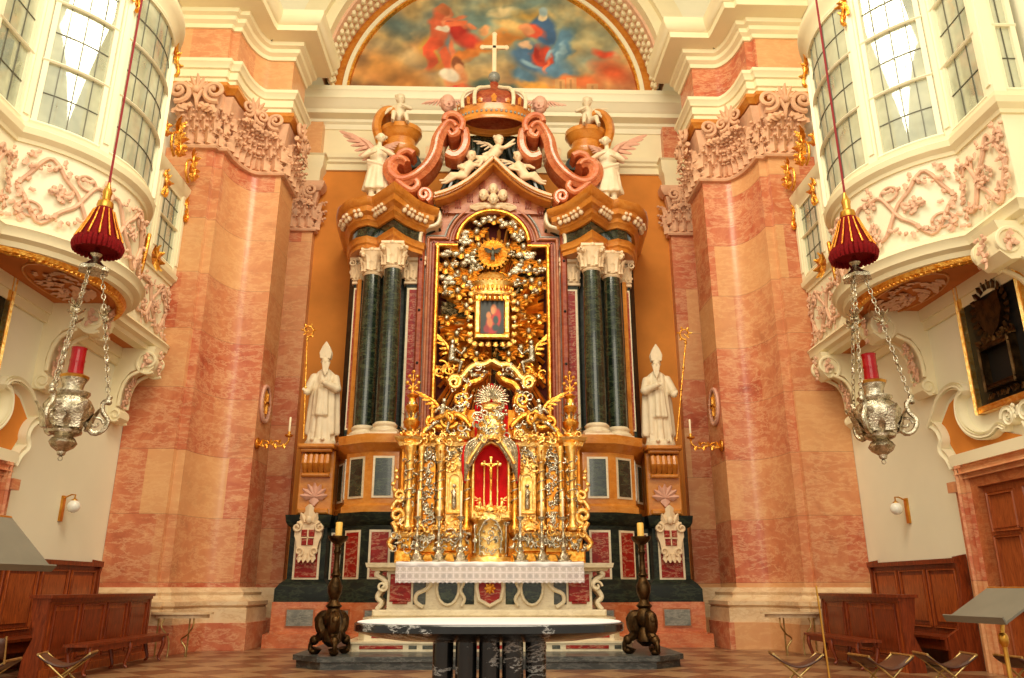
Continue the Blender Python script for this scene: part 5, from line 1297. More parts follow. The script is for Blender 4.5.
    P = [(T(x_, y_)[0]*(-s), T(x_, y_)[1]) for x_, y_ in smooth_pts([(466,440),(465,425),(462,414),(466,402),(463,392),(468,384),(478,380),(484,373)], 4)]
    b = BM(); ribbon(b, P, .15, 15.85, 16.2, .04); ribbon(b, spiral(TX(458)*-s, z_(401), .16, .03, -1, -1.3*s), .08, 15.8, 16.15, .03); obj('pediment_pier', b, 'gold', tb)
    b = BM(); rocaille(b, *sorted((TX(450)*-s, TX(466)*-s)), z_(440), z_(380), 15.84, 46, 120+s, 1.1); rocaille(b, *sorted((TX(468)*-s, TX(484)*-s)), z_(378), z_(366), 15.84, 14, 124+s, 1.0); obj('pediment_ornament', b, 'silver', tb)
# shell, vase and red backing of the upper throne
b = BM(); prism(b, [(TX(473), z_(442)), (TX(473), z_(405)), (TX(478), z_(388)), (TX(490), z_(382)), (TX(502), z_(388)), (TX(507), z_(405)), (TX(507), z_(442))], 16.05, 16.16); obj('red_backing', b, 'red_velvet', tb)
c = Vector((0, 15.82, z_(402))); b = BM()
for k in range(21):
    a = -.35+(PI+.7)*(k+.5)/21; d = Vector((math.cos(a), 0, math.sin(a))); n = Vector((-d.z, 0, d.x)); q = c+d*.36*(1 if k % 2 else .9)
    tube(b, [c+d*.03, c+d*.2+Vector((0,-.05,0)), q], [.01, .024, .022], 6); ell(b, q, (.022, .02, .022), seg=7, rings=5)
obj('shell', b, 'silver', tb)
b = BM(); lathe(b, (0, 15.85, z_(442)), [(.36, 0), (.38, .06), (.28, .12), (.3, .22), (.27, .38), (.2, .5), (.15, .58), (.24, .64), (.25, .74), (.12, .8)], 20, 1, .7); vs_ = obj('vase', b, 'gold_light', tb)
b = BM(); rocaille(b, -.34, .34, z_(441), z_(410), 15.66, 46, 131, 1.1); obj('vase_ornament', b, 'silver', vs_)
# central niche: red velvet, gilt arch, baldachin curtains
b = BM(); prism(b, [(-.34, z_(511)), (-.34, z_(460)), (-.2, z_(450)), (0, z_(443)), (.2, z_(450)), (.34, z_(460)), (.34, z_(511))], 16.0, 16.14); nc = obj('niche_lining', b, 'red_velvet', tb)
for s in (-1, 1):
    b = BM(); ribbon(b, [(s*.36, z_(513)), (s*.36, z_(462)), (s*.3, z_(455)), (s*.16, z_(447)), (0, z_(443))], .06, 15.8, 16.12, .02); obj('niche_jamb', b, 'gold_light', tb)
    b = BM()
    for k in range(6):
        x0 = s*(.06+.05*k); P = [(x0, 15.72-.01*k, z_(441)), (s*(.2+.06*k), 15.68, z_(449)-.0*k), (s*(.36+.03*k), 15.7, z_(462)-.03*k), (s*(.46+.012*k), 15.74, z_(470)-.05*k)]
        tube(b, smooth_pts([tuple(p) for p in P], 3), [.035]*7+[.03, .025, .02][:3], 6)
    obj('curtain', b, 'silver', tb)
    b = BM(); ribbon(b, [(0, z_(437)), (s*.2, z_(444)), (s*.4, z_(459)), (s*.47, z_(466))], .06, 15.62, 15.75, .02); obj('canopy_edge', b, 'gold_light', tb)
    b = BM(); lathe(b, (s*.135, 15.9, z_(512)), [(.04, 0), (.04, .04), (.022, .08), (.02, .9), (.035, .95), (.04, 1.02)], 10); obj('niche_column', b, 'gold_light', tb)
    b = BM(); cap(b, (s*.22, 15.82, z_(512)), (s*.22, 15.82, z_(503)), .05, .035); ell(b, (s*.22, 15.81, z_(500)), .035); feather_wing(b, (s*.22, 15.86, z_(504)), (s*.32, 15.88, z_(497)), .01, 1, n=4); obj('kneeling_angel', b, 'gold_light', tb)
b = BM(); lathe(b, (0, 15.76, z_(441)), [(.3, 0), (.34, .03), (.28, .08), (.16, .14), (.12, .22)], 20, 1, .5); rocaille(b, -.3, .3, z_(443), z_(438), 15.6, 14, 141, .9); obj('canopy', b, 'gold_light', tb)
b = BM(); bbox(b, -.4, .4, 15.7, 16.1, z_(520), z_(512), .03); bbox(b, -.33, .33, 15.72, 16.1, z_(512), z_(507), .02); rocaille(b, -.34, .34, z_(519), z_(507), 15.7, 30, 142, .9); obj('niche_sill', b, 'gold_light', tb)
b = BM(); lathe(b, (0, 15.95, 1.72), [(.44, 0), (.44, .1), (.36, .16), (.38, .5), (.36, .74), (.44, .82), (.42, .9)], 28, 1, .62); dr = obj('tabernacle_door', b, 'gold_light', tb)
b = BM()
for s in (-1, 1): ribbon(b, [(s*.2, 1.9), (s*.22, 2.3), (s*.12, 2.5), (0, 2.56)], .03, 15.64, 15.75, .01); ribbon(b, [(s*.3, 1.9), (s*.31, 2.45)], .03, 15.66, 15.8, .01)
rocaille(b, -.34, .34, 1.85, 2.5, 15.7, 40, 144, .8); obj('door_relief', b, 'silver', dr)
cx = thing('crucifix', 'small bright gold crucifix in the red niche of the tabernacle', 'crucifix', (0, 15.72, z_(512)))
b = BM(); zb, zt = z_(512), z_(460); lathe(b, (0, 15.72, zb), [(.12, 0), (.1, .05), (.04, .1), (.03, .2)], 14); bbox(b, -.022, .022, 15.7, 15.74, zb+.1, zt, .006); zc_ = z_(466); bbox(b, -.17, .17, 15.7, 15.74, zc_-.022, zc_+.022, .006)
for q in ((-.18, zc_), (.18, zc_), (0, zt)): ell(b, (q[0], 15.72, q[1]), (.04, .025, .04), seg=8, rings=6)
obj('cross', b, 'gold_light', cx)
b = BM(); cap(b, (0, 15.68, zc_-.3), (0, 15.68, zc_-.08), .03, .04, 8); ell(b, (0, 15.67, zc_+.0), .03, seg=8, rings=6); cap(b, (0, 15.68, zc_-.3), (.01, 15.68, zc_-.52), .028, .015, 7)
for q in (-1, 1): cap(b, (0, 15.68, zc_-.06), (q*.15, 15.69, zc_+.01), .018, .012, 6)
obj('corpus', b, 'gold', cx)
for s, nm in ((-1, 'left'), (1, 'right')):
    X, Z = TX(440)*-s if s > 0 else TX(440), z_(421); r = thing('gilt_angel', 'silver angel with spread gold wings on the %s scroll of the tabernacle' % nm, 'angel figure', (X, 15.8, Z))
    b = BM(); t = -s
    cap(b, (X, 15.8, Z+.02), (X+t*.03, 15.76, Z+.25), .08, .075); ell(b, (X+t*.05, 15.72, Z+.37), (.055, .055, .065)); cap(b, (X, 15.8, Z+.02), (X+t*.18, 15.66, Z-.02), .07, .05); cap(b, (X+t*.18, 15.66, Z-.02), (X+t*.12, 15.68, Z-.26), .045, .03)
    cap(b, (X, 15.8, Z), (X-t*.16, 15.72, Z-.12), .065, .045); cap(b, (X-t*.16, 15.72, Z-.12), (X-t*.3, 15.74, Z-.26), .04, .025)
    cap(b, (X+t*.1, 15.76, Z+.24), (X+t*.22, 15.68, Z+.16), .032, .026); cap(b, (X-t*.06, 15.76, Z+.24), (X-t*.12, 15.66, Z+.12), .032, .026); cap(b, (X+t*.22, 15.68, Z+.16), (X+t*.3, 15.66, Z+.26), .025, .02)
    body('figure', b, .012, 'silver', r, 2)
    b = BM(); feather_wing(b, (X-t*.04, 15.86, Z+.2), (X-t*.36, 15.9, Z+.52), .015, 2, Vector((0,0,-1)), 6); obj('wing', b, 'gold', r)
    b = BM(); P = [(X-t*.1, 15.7, Z+.0), (X+t*.1, 15.62, Z+.06), (X+t*.2, 15.62, Z-.1)]; tube(b, P, [.05, .06, .03], 7); obj('drapery', b, 'gold', r)

# ================================================================== HIGH ALTAR, STEPS
struct_ = None
def octo(x, y0, y1, c): return [(-x, y1), (-x, y0+c), (-x+c, y0), (x-c, y0), (x, y0+c), (x, y1)]
b = BM(); hprism(b, octo(3.2, 13.45, 18.2, .5), 0, .17); hprism(b, octo(3.25, 13.4, 18.2, .5), .12, .2)
pf = tag(obj('platform', b, 'slab_marble'), 'low dark grey stone platform under the altar steps and bronze candlesticks', 'platform')
st = thing('altar_steps', 'pale stone altar steps inlaid with red and dark rectangles', 'steps', (0, 15, .2))
for i, (x, y0, z0, z1) in enumerate(((2.5, 14.45, .2, .36), (2.35, 14.8, .36, .52), (2.3, 15.1, .52, .73))):
    b = BM(); hprism(b, octo(x, y0, 16.9, .12), z0, z1-.03); hprism(b, octo(x+.03, y0-.03, 16.9, .12), z1-.03, z1); so = obj('step', b, 'altar_marble', st)
    b1, b2 = BM(), BM(); u = -x+.25; k = 0
    while u < x-.3:
        w = (.75, .14, .36, .14)[k % 4]; w = min(w, x-.2-u); (bbox(b1 if k % 4 in (0,) else b2, u, u+w, y0-.012, y0+.02, z0+.04, z1-.06, .004)); u += w+.1; k += 1
    obj('red_inlay', b1, 'inlay_red', so); obj('dark_inlay', b2, 'dark_inlay', so)
al = thing('high_altar', 'pale marble high altar table with red and dark green inlays under the tabernacle', 'altar', (0, 15.8, .73))
ax = lambda px: (px-489)*.0197
b = BM(); pr = [(-.3, 1.56), (-.02, 1.56), (.02, 1.6), (.08, 1.62), (.1, 1.7), (-.3, 1.71)]
P = [(-2.25, 16.9), (-2.25, 15.35), (2.25, 15.35), (2.25, 16.9)]; sweep(b, P, pr, -1 if False else 1); box(b, -2.1, 2.1, 15.45, 16.9, 1.58, 1.7); obj('mensa', b, 'altar_marble', al)
b = BM(); box(b, -1.95, 1.95, 15.55, 16.9, .85, 1.58); bbox(b, -2.2, 2.2, 15.38, 16.9, .73, .86, .03)
bd = obj('body', b, 'altar_marble', al)
for s in (-1, 1):
    b = BM(); ribbon(b, smooth_pts([(s*2.12, 1.56), (s*2.16, 1.48), (s*2.02, 1.4), (s*1.96, 1.3), (s*2.06, 1.2), (s*2.12, 1.08), (s*2.04, .98), (s*2.12, .86)], 4), .085, 15.4, 15.9, .03)
    ribbon(b, spiral(s*2.03, 1.28, .1, .02, 0, 1.2*s), .04, 15.36, 15.45, .01); obj('side_scroll', b, 'altar_marble', al)
    b = BM(); bbox(b, *sorted((s*1.5, s*1.9)), 15.52, 15.6, 1.0, 1.5, .01); bbox(b, *sorted((s*1.56, s*1.84)), 15.5, 15.6, .96, 1.0, .01); obj('red_panel', b, 'inlay_red', al)
    b = BM(); ribbon(b, smooth_pts([(s*1.42, 1.54), (s*1.2, 1.46), (s*1.12, 1.34), (s*1.22, 1.22), (s*1.38, 1.14), (s*1.4, 1.0), (s*1.26, .9)], 4), .075, 15.46, 15.6, .03); ribbon(b, spiral(s*1.36, 1.5, .1, .02, PI/2, s*1.2), .05, 15.4, 15.58, .02)
    obj('pilaster_scroll', b, 'altar_marble', al)
    for x0, x1, m in ((1.22, 1.46, 'dark_inlay'), (.62, .98, 'green_marble'), (.3, .52, 'green_marble')):
        b = BM(); n = 16; cx_, rx = s*(x0+x1)/2, (x1-x0)/2
        if x0 == .62: prism(b, [(cx_+rx*math.cos(2*PI*i/n), 1.25+.28*math.sin(2*PI*i/n)) for i in range(n)], 15.5, 15.6)
        else: bbox(b, *sorted((s*x0, s*x1)), 15.53, 15.6, .95, 1.5, .01)
        obj('inlay', b, m, al)
        if x0 == .62: b = BM(); ribbon(b, [(cx_+(rx+.03)*math.cos(2*PI*i/n), 1.25+.31*math.sin(2*PI*i/n)) for i in range(n+1)], .05, 15.47, 15.6, .015); obj('oval_border', b, 'altar_marble', al)
    b = BM(); ribbon(b, smooth_pts([(s*.56, 1.5), (s*.5, 1.35), (s*.56, 1.2), (s*.48, 1.05), (s*.54, .92)], 4), .06, 15.46, 15.6, .02); obj('bracket', b, 'altar_marble', al)
sh_ = [(-.2, 1.42), (0, 1.5), (.2, 1.42), (.22, 1.25), (.18, 1.06), (0, .96), (-.18, 1.06), (-.22, 1.25)]
b = BM(); prism(b, sh_, 15.45, 15.6); obj('cartouche', b, 'inlay_red', al)
b = BM(); ribbon(b, [(x*1.15, 1.24+(z-1.24)*1.12) for x, z in sh_+sh_[:1]], .07, 15.42, 15.6, .02); obj('cartouche_border', b, 'altar_marble', al)
b = BM(); ell(b, (0, 15.42, 1.24), (.05, .03, .06), seg=8, rings=6)
for k in range(8): a = 2*PI*k/8; leaf(b, (0, 15.43, 1.24), (math.cos(a), 0, math.sin(a)), (0,-1,0), .12, .05, .4, 3)
leaf(b, (0, 15.43, 1.34), (0,0,1), (0,-1,0), .1, .1, .2, 3); obj('emblem', b, 'gold', al)
# altar cloth
ac = thing('altar_cloth', 'white altar cloth with a lace border hanging over the high altar front', 'altar cloth', (0, 15.4, 1.72))
b = BM(); n = 60; W_ = 1.77
top = [[b.verts.new((-W_+2*W_*i/n, y, z+(.004*math.sin(i*1.3)))) for y, z in ((16.0, 1.722), (15.4, 1.722), (15.235, 1.72), (15.21, 1.70), (15.2+.008*math.sin(i*.9), 1.62))] for i in range(n+1)]
for A, B in zip(top, top[1:]):
    for k in range(4): b.faces.new((A[k], A[k+1], B[k+1], B[k]))
clo = obj('linen', b, 'linen', ac); clo.modifiers.new('s', 'SOLIDIFY').thickness = .006
b = BM(); n = 160
rows = [[b.verts.new(((-W_+2*W_*i/n)*(1+.0*k), 15.2+.012*math.sin(i*.34+k*.2)*(k/4)-.004, 1.63-.3*k/4+(.018*abs(math.sin(i*.5*PI/2)) if k == 4 else 0))) for k in range(5)] for i in range(n+1)]
for A, B in zip(rows, rows[1:]):
    for k in range(4): b.faces.new((A[k], A[k+1], B[k+1], B[k]))
lc = obj('lace_border', b, 'lace', ac)
# silver candlesticks
def altar_candlestick(x, lab):
    r = thing('altar_candlestick', lab, 'candlestick', (x, 15.52, 1.724), 'silver candlesticks on the high altar')
    y, z = 15.52, 1.726; b = BM()
    lathe(b, (x, y, z), [(.13, 0), (.135, .03), (.1, .06), (.09, .12), (.05, .18), (.035, .22)], 3*6, fold=lambda a, t: 1+.18*math.cos(3*a)); 
    for k in range(3):
        a = 2*PI*k/3-PI/2; leaf(b, (x+.1*math.cos(a), y+.1*math.sin(a), z+.02), (math.cos(a)*.2, math.sin(a)*.2, 1), (math.cos(a), math.sin(a), 0), .16, .1, .6, 4)
    obj('foot', b, 'silver', r)
    b = BM(); lathe(b, (x, y, z+.2), [(.03, 0), (.045, .03), (.06, .08), (.035, .13), (.022, .18), (.04, .22), (.05, .28), (.025, .34), (.02, .42), (.04, .46), (.03, .5), (.02, .56), (.05, .6), (.085, .63), (.09, .65), (.02, .655)], 16); obj('stem', b, 'silver', r)
    b = BM(); cap(b, (x, y, z+.86), (x, y, z+1.33), .022, .02, 10); obj('candle', b, 'wax', r)
for i, (x, lab) in enumerate(((-1.42, 'outermost silver altar candlestick with candle, left of the tabernacle door'), (-1.0, 'middle one of the three silver altar candlesticks on the left'), (-.58, 'silver altar candlestick nearest the tabernacle door on its left'),
                 (.58, 'silver altar candlestick nearest the tabernacle door on its right'), (1.0, 'middle one of the three silver altar candlesticks on the right'), (1.42, 'outermost silver altar candlestick with candle, right of the tabernacle door'))): altar_candlestick(x, lab)

# ================================================================== FREE-STANDING BLACK ALTAR TABLE
tt = thing('altar_table', 'black white-veined marble altar table on a cluster of round columns in the foreground', 'table', (0, 8.2, 0))
def sup(a, b_, n=72, e=2.6): return [(a*math.copysign(abs(math.cos(2*PI*i/n))**(2/e), math.cos(2*PI*i/n)), 8.2+b_*math.copysign(abs(math.sin(2*PI*i/n))**(2/e), math.sin(2*PI*i/n))) for i in range(n)]
b = BM(); rings = []
for a, c, z in ((1.31, .84, .93), (1.32, .85, .92), (1.32, .85, .86), (1.3, .83, .85), (1.12, .7, .8), (.9, .55, .77), (.6, .4, .76)):
    rings.append([b.verts.new((x, y, z)) for x, y in sup(a, c)])
for A, B in zip(rings, rings[1:]):
    for i in range(72): b.faces.new((A[i], A[(i+1) % 72], B[(i+1) % 72], B[i]))
b.faces.new(rings[0]); b.faces.new(rings[-1]); obj('tabletop', b, 'black_marble', tt)
for x in (-.45, -.225, 0, .225, .45):
    for y in ((8.0, 8.35) if abs(x) < .4 else (8.1,)):
        b = BM(); lathe(b, (x, y, 0), [(.1, 0), (.1, .78)], 24); obj('column_leg', b, 'black_marble', tt)
b = BM(); vs = [[b.verts.new((x, y, z)) for x, y in sup(a, c)] for a, c, z in ((1.29, .82, .932), (1.29, .82, .94), (1.27, .81, .943))]
for A, B in zip(vs, vs[1:]):
    for i in range(72): b.faces.new((A[i], A[(i+1) % 72], B[(i+1) % 72], B[i]))
b.faces.new(vs[0]); b.faces.new(vs[-1]); tag(obj('table_linen', b, 'linen'), 'plain white linen cover lying on the black marble altar table', 'tablecloth')

# ================================================================== BRONZE CANDLESTICKS
def floor_candlestick(x, nm):
    y, z = 13.85, .2; r = thing('floor_candlestick', 'tall dark bronze tripod candlestick with yellow candle %s of the altar' % nm, 'candlestick', (x, y, z))
    b = BM(); lathe(b, (x, y, z+.42), [(.1, 0), (.16, .06), (.17, .16), (.12, .26), (.1, .3), (.14, .34), (.1, .38), (.07, .44), (.12, .56), (.125, .66), (.08, .76), (.06, .8), (.09, .84), (.06, .88), (.05, 1.0), (.045, 1.16), (.07, 1.22), (.05, 1.26), (.06, 1.34), (.14, 1.4), (.17, 1.45), (.17, 1.48), (.03, 1.49)], 20)
    obj('stem', b, 'bronze', r)
    for k in range(3):
        a = -PI/2+2*PI*k/3+.35; d = Vector((math.cos(a), math.sin(a), 0)); c = Vector((x, y, z)); u = Vector((0,0,1)); b = BM()
        P = [c+d*.1+u*.62, c+d*.2+u*.58, c+d*.2+u*.44, c+d*.16+u*.34, c+d*.24+u*.26, c+d*.34+u*.2, c+d*.36+u*.08, c+d*.28+u*.04, c+d*.25+u*.1]
        tube(b, smooth_pts([tuple(p) for p in P], 3), [.075+.035*math.sin(i*.28) for i in range(25)], 8); ell(b, c+d*.3+u*.05, (.08, .08, .05)); ell(b, c+d*.24+u*.54, .085); ell(b, c+d*.3+u*.22, .08)
        leaf(b, c+d*.2+u*.25, (0,0,1), d, .3, .16, .5, 4); obj('scroll_leg', b, 'bronze', r)
    b = BM(); lathe(b, (x, y, z+.12), [(.06, 0), (.16, .08), (.15, .22), (.1, .32)], 12); obj('base', b, 'bronze', r)
    b = BM(); cap(b, (x, y, z+1.95-.02), (x, y, z+2.02+.02), .055, .055, 14); lathe(b, (x, y, z+1.9), [(.058, 0), (.058, .22), (.05, .235)], 18); obj('candle', b, 'yellow_wax', r)
floor_candlestick(-2.62, 'left'); floor_candlestick(2.62, 'right')
# ================================================================== HANGING LAMPS
def lamp(x, y, nm, ph):
    r = thing('sanctuary_lamp', 'hanging silver sanctuary lamp with red glass candle on the %s' % nm, 'lamp', (x, y, 2.64))
    b = BM(); lathe(b, (x, y, 2.64), [(.0, .04), (.04, .06), (.05, .1), (.12, .15), (.15, .2), (.12, .25), (.09, .27), (.17, .31), (.18, .34), (.14, .37), (.2, .44), (.26, .54), (.27, .62), (.22, .7), (.17, .74), (.2, .78), (.2, .8)], 32, fold=lambda a, t: 1+.05*math.cos(8*a)*math.sin(PI*t)); bo = obj('bowl', b, 'silver', r)
    b = BM(); lathe(b, (x, y, 3.38), [(.17, 0), (.13, .05), (.11, .1), (.12, .16), (.14, .2), (.15, .24)], 24); obj('neck', b, 'silver', bo)
    b = BM()
    for k in range(6):
        a = 2*PI*k/6+ph; leaf(b, (x+.2*math.cos(a), y+.2*math.sin(a), 3.0), (math.cos(a)*.2, math.sin(a)*.2, 1), (math.cos(a), math.sin(a), 0), .34, .2, .4, 5)
    obj('relief', b, 'silver', bo); b = BM()
    tube(b, [(x+.025*math.cos(t), y, 2.64+.02+.025*math.sin(t)) for t in (i*PI/5 for i in range(11))], .006, 5)
    obj('ring', b, 'silver', bo)
    b = BM(); lathe(b, (x, y, 3.6), [(.15, 0), (.16, .03), (.12, .05)], 20); obj('candle_ring', b, 'brass', r)
    b = BM(); lathe(b, (x, y, 3.62), [(.085, 0), (.09, .02), (.085, .05), (.08, .18), (.086, .2), (.08, .22), (.082, .34), (.088, .36)], 20); obj('glass', b, 'red_glass', r)
    top = Vector((x, y, 5.02))
    for k in range(3):
        a = 2*PI*k/3+ph; d = Vector((math.cos(a), math.sin(a), 0)); e = Vector((x, y, 3.36))+d*.4
        b = BM(); P = [(x+d.x*q, y+d.y*q, z) for q, z in ((.18, 3.1), (.28, 2.98), (.38, 3.02), (.42, 3.14), (.35, 3.24), (.34, 3.34), (.4, 3.4))]; tube(b, smooth_pts(P, 3), .03, 7)
        tube(b, [(x+d.x*(.3+.08*math.cos(t)*(1-t/9)), y+d.y*(.3+.08*math.cos(t)*(1-t/9)), 3.1+.08*math.sin(t)*(1-t/9)) for t in (i*.5 for i in range(14))], .018, 6); ell(b, e, .035)
        cap(b, e-d*.02, e+Vector((0,0,.06)), .03, .035); obj('arm', b, 'silver', r)
        b = BM(); p1 = top+d*.09; n = 26
        for i in range(n):
            c = e.lerp(p1, (i+.5)/n); ax_ = (p1-e).normalized(); s_ = ax_.cross(Vector((0,0,1))+d).normalized() if i % 2 else ax_.cross(d.cross(Vector((0,0,1)))).normalized()
            L = (p1-e).length/n*.62
            tube(b, [c+ax_*L*math.sin(t)+s_*.022*math.cos(t) for t in (j*PI/4 for j in range(9))], .007, 5, ends=False)
        c = e.lerp(p1, .62)
        for j in range(7): a2 = j*.9; leaf(b, c+Vector((0,0,.02*j-.06)), Vector((math.cos(a2), math.sin(a2), .4)), (0,0,1), .13, .06, .5, 3)
        ell(b, c, .035); ell(b, e.lerp(p1, .3), (.022, .022, .04)); obj('chain', b, 'silver', r)
    b = BM(); lathe(b, (x, y, 5.0), [(.17, -.03), (.16, .02), (.1, .06), (.05, .12), (.04, .16), (.07, .2), (.04, .24), (.02, .3)], 24, fold=lambda a, t: 1+.12*math.cos(6*a)*(1-t)); obj('canopy', b, 'silver', r)
    tz = 5.28; b = BM(); lathe(b, (x, y, tz), [(.25, .02), (.26, .08), (.22, .18), (.17, .32), (.13, .46), (.1, .54), (.07, .58)], 40, fold=lambda a, t: 1+.07*math.cos(14*a)*(1-t)); ta = obj('tassel', b, 'tassel_red', r)
    b = BM()
    for k in range(14):
        a = 2*PI*(k+.5)/14; P = [(x+q*math.cos(a), y+q*math.sin(a), tz+z) for q, z in ((.275, .1), (.235, .2), (.18, .34), (.12, .52))]; tube(b, P, [.014, .013, .011, .009], 6)
    obj('gold_cords', b, 'gold_dark', ta)
    b = BM()
    for k in range(30): a = 2*PI*k/30; tube(b, [(x+.25*math.cos(a), y+.25*math.sin(a), tz+.1), (x+.27*math.cos(a), y+.27*math.sin(a), tz+.03), (x+.26*math.cos(a), y+.26*math.sin(a), tz-.05)], [.03, .036, .022], 6)
    obj('fringe', b, 'tassel_red', ta)
    b = BM(); lathe(b, (x, y, tz+.54), [(.08, 0), (.1, .04), (.09, .1), (.05, .13), (.05, .2), (.06, .24), (.03, .32), (.015, .38)], 18); obj('knot', b, 'brass', ta)
    b = BM(); tube(b, [(x, y, tz+.8), (x, y, 15.6+math.sqrt(64-x*x)+.05)], .015, 8); obj('cord', b, 'cord_red', r)
lamp(-4.93, 9.0, 'left', .5); lamp(4.62, 9.0, 'right', -.3)

# ================================================================== THINGS ON THE PIERS AND WALLS
for s, nm in ((-1, 'left'), (1, 'right')):
    X = s*5.4
    r = thing('candle_bracket', 'gilded wall bracket with one white candle on the %s pier' % nm, 'candle holder', (X, 18.0, 4.4))
    b = BM(); lathe_pts = [(0, .06), (.1, .05), (.12, 0)]; ell(b, (X-s*.02, 17.9, 4.42), (.05, .14, .14), seg=16, rings=8); obj('wall_plate', b, 'gold', r)
    b = BM(); P = [(X-s*q, 17.9, z) for q, z in ((0, 4.42), (.15, 4.36), (.3, 4.42), (.45, 4.36), (.62, 4.38), (.72, 4.48), (.72, 4.6))]; tube(b, smooth_pts(P, 4), .025, 7)
    for q in (.18, .42): tube(b, [(X-s*(q+.1*(1-i/13)*math.cos(i*.55)), 17.9, 4.4+.1*(1-i/13)*math.sin(i*.55)) for i in range(12)], .02, 6)
    for k in range(6): leaf(b, (X-s*(.1+.1*k), 17.88, 4.4), (-s*.5, 0, (-1)**k), (0,-1,0), .14, .07, .5, 4)
    obj('arm', b, 'gold', r)
    b = BM(); lathe(b, (X-s*.72, 17.9, 4.56), [(.03, 0), (.09, .03), (.1, .06), (.04, .07), (.035, .14)], 16); obj('drip_pan', b, 'gold', r)
    b = BM(); cap(b, (X-s*.72, 17.9, 4.68), (X-s*.72, 17.9, 5.02), .027, .025); obj('candle', b, 'wax', r)
    r = thing('medallion', 'oval gilt medallion with pale rim set on the %s pier' % nm, 'medallion', (X, 18.2, 5.4))
    b = BM(); 
    for k in range(24): a = 2*PI*k/24; leaf(b, (X-s*.04, 18.2+.3*math.cos(a), 5.42+.4*math.sin(a)), (0, -math.sin(a), math.cos(a)), (-s,0,0), .14, .1, .4, 3)
    tube(b, [(X-s*.02, 18.2+.33*math.cos(2*PI*k/32), 5.42+.43*math.sin(2*PI*k/32)) for k in range(33)], .04, 7); obj('rim', b, 'pink_stone', r)
    b = BM(); ell(b, (X-s*.0, 18.2, 5.42), (.06, .28, .38), seg=20, rings=10); me_ = obj('disc', b, 'ochre_marble', r)
    b = BM(); x0, x1 = sorted((X-s*.05, X-s*.085)); box(b, x0, x1, 18.17, 18.23, 5.18, 5.66); box(b, x0, x1, 18.04, 18.36, 5.4, 5.46); obj('cross', b, 'gold', me_)
    # marble console table on brass legs
    cx_ = s*5.98; r = thing('console_table', 'small marble wall console on two brass legs before the %s pier' % nm, 'console table', (cx_, 16.1, 0))
    b = BM(); hprism(b, [(cx_+.6*math.cos(PI+PI*i/20), 16.2+.32*math.sin(PI+PI*i/20)) for i in range(21)], .76, .8); hprism(b, [(cx_+.52*math.cos(PI+PI*i/20), 16.2+.26*math.sin(PI+PI*i/20)) for i in range(21)], .69, .76); obj('tabletop', b, 'base_marble', r)
    for q in (-1, 1):
        b = BM(); P = [(cx_+q*.28, 16.04, .7), (cx_+q*.3, 15.98, .55), (cx_+q*.2, 16.02, .4), (cx_+q*.12+s*.05, 16.08, .3), (cx_+q*.16, 16.1, .15), (cx_+q*.17, 16.1, 0)]; tube(b, smooth_pts(P, 4), .016, 7)
        tube(b, [(cx_+q*.3+s*.1, 16.06, .7), (cx_+q*.3+s*.1, 16.08, 0)], .016, 7); obj('leg', b, 'old_brass', r)
    # sconce
    X = s*7.85; r = thing('wall_sconce', 'brass wall sconce with white glass globe on the %s cream wall' % nm, 'wall lamp', (X, 14.65, 2.7))
    b = BM(); x0, x1 = sorted((X, X-s*.04)); box(b, x0, x1, 14.6, 14.7, 2.4, 2.86); obj('wall_plate', b, 'brass', r)
    b = BM(); tube(b, [(X-s*.03, 14.65, 2.82), (X-s*.15, 14.65, 2.88), (X-s*.22, 14.65, 2.88), (X-s*.22, 14.65, 2.78)], .015, 7); lathe(b, (X-s*.22, 14.65, 2.74), [(.06, 0), (.05, .05), (.02, .07)], 14); obj('arm', b, 'brass', r)
    b = BM(); ell(b, (X-s*.22, 14.65, 2.67), .115, seg=20, rings=14); obj('globe', b, 'opal_glass', r)

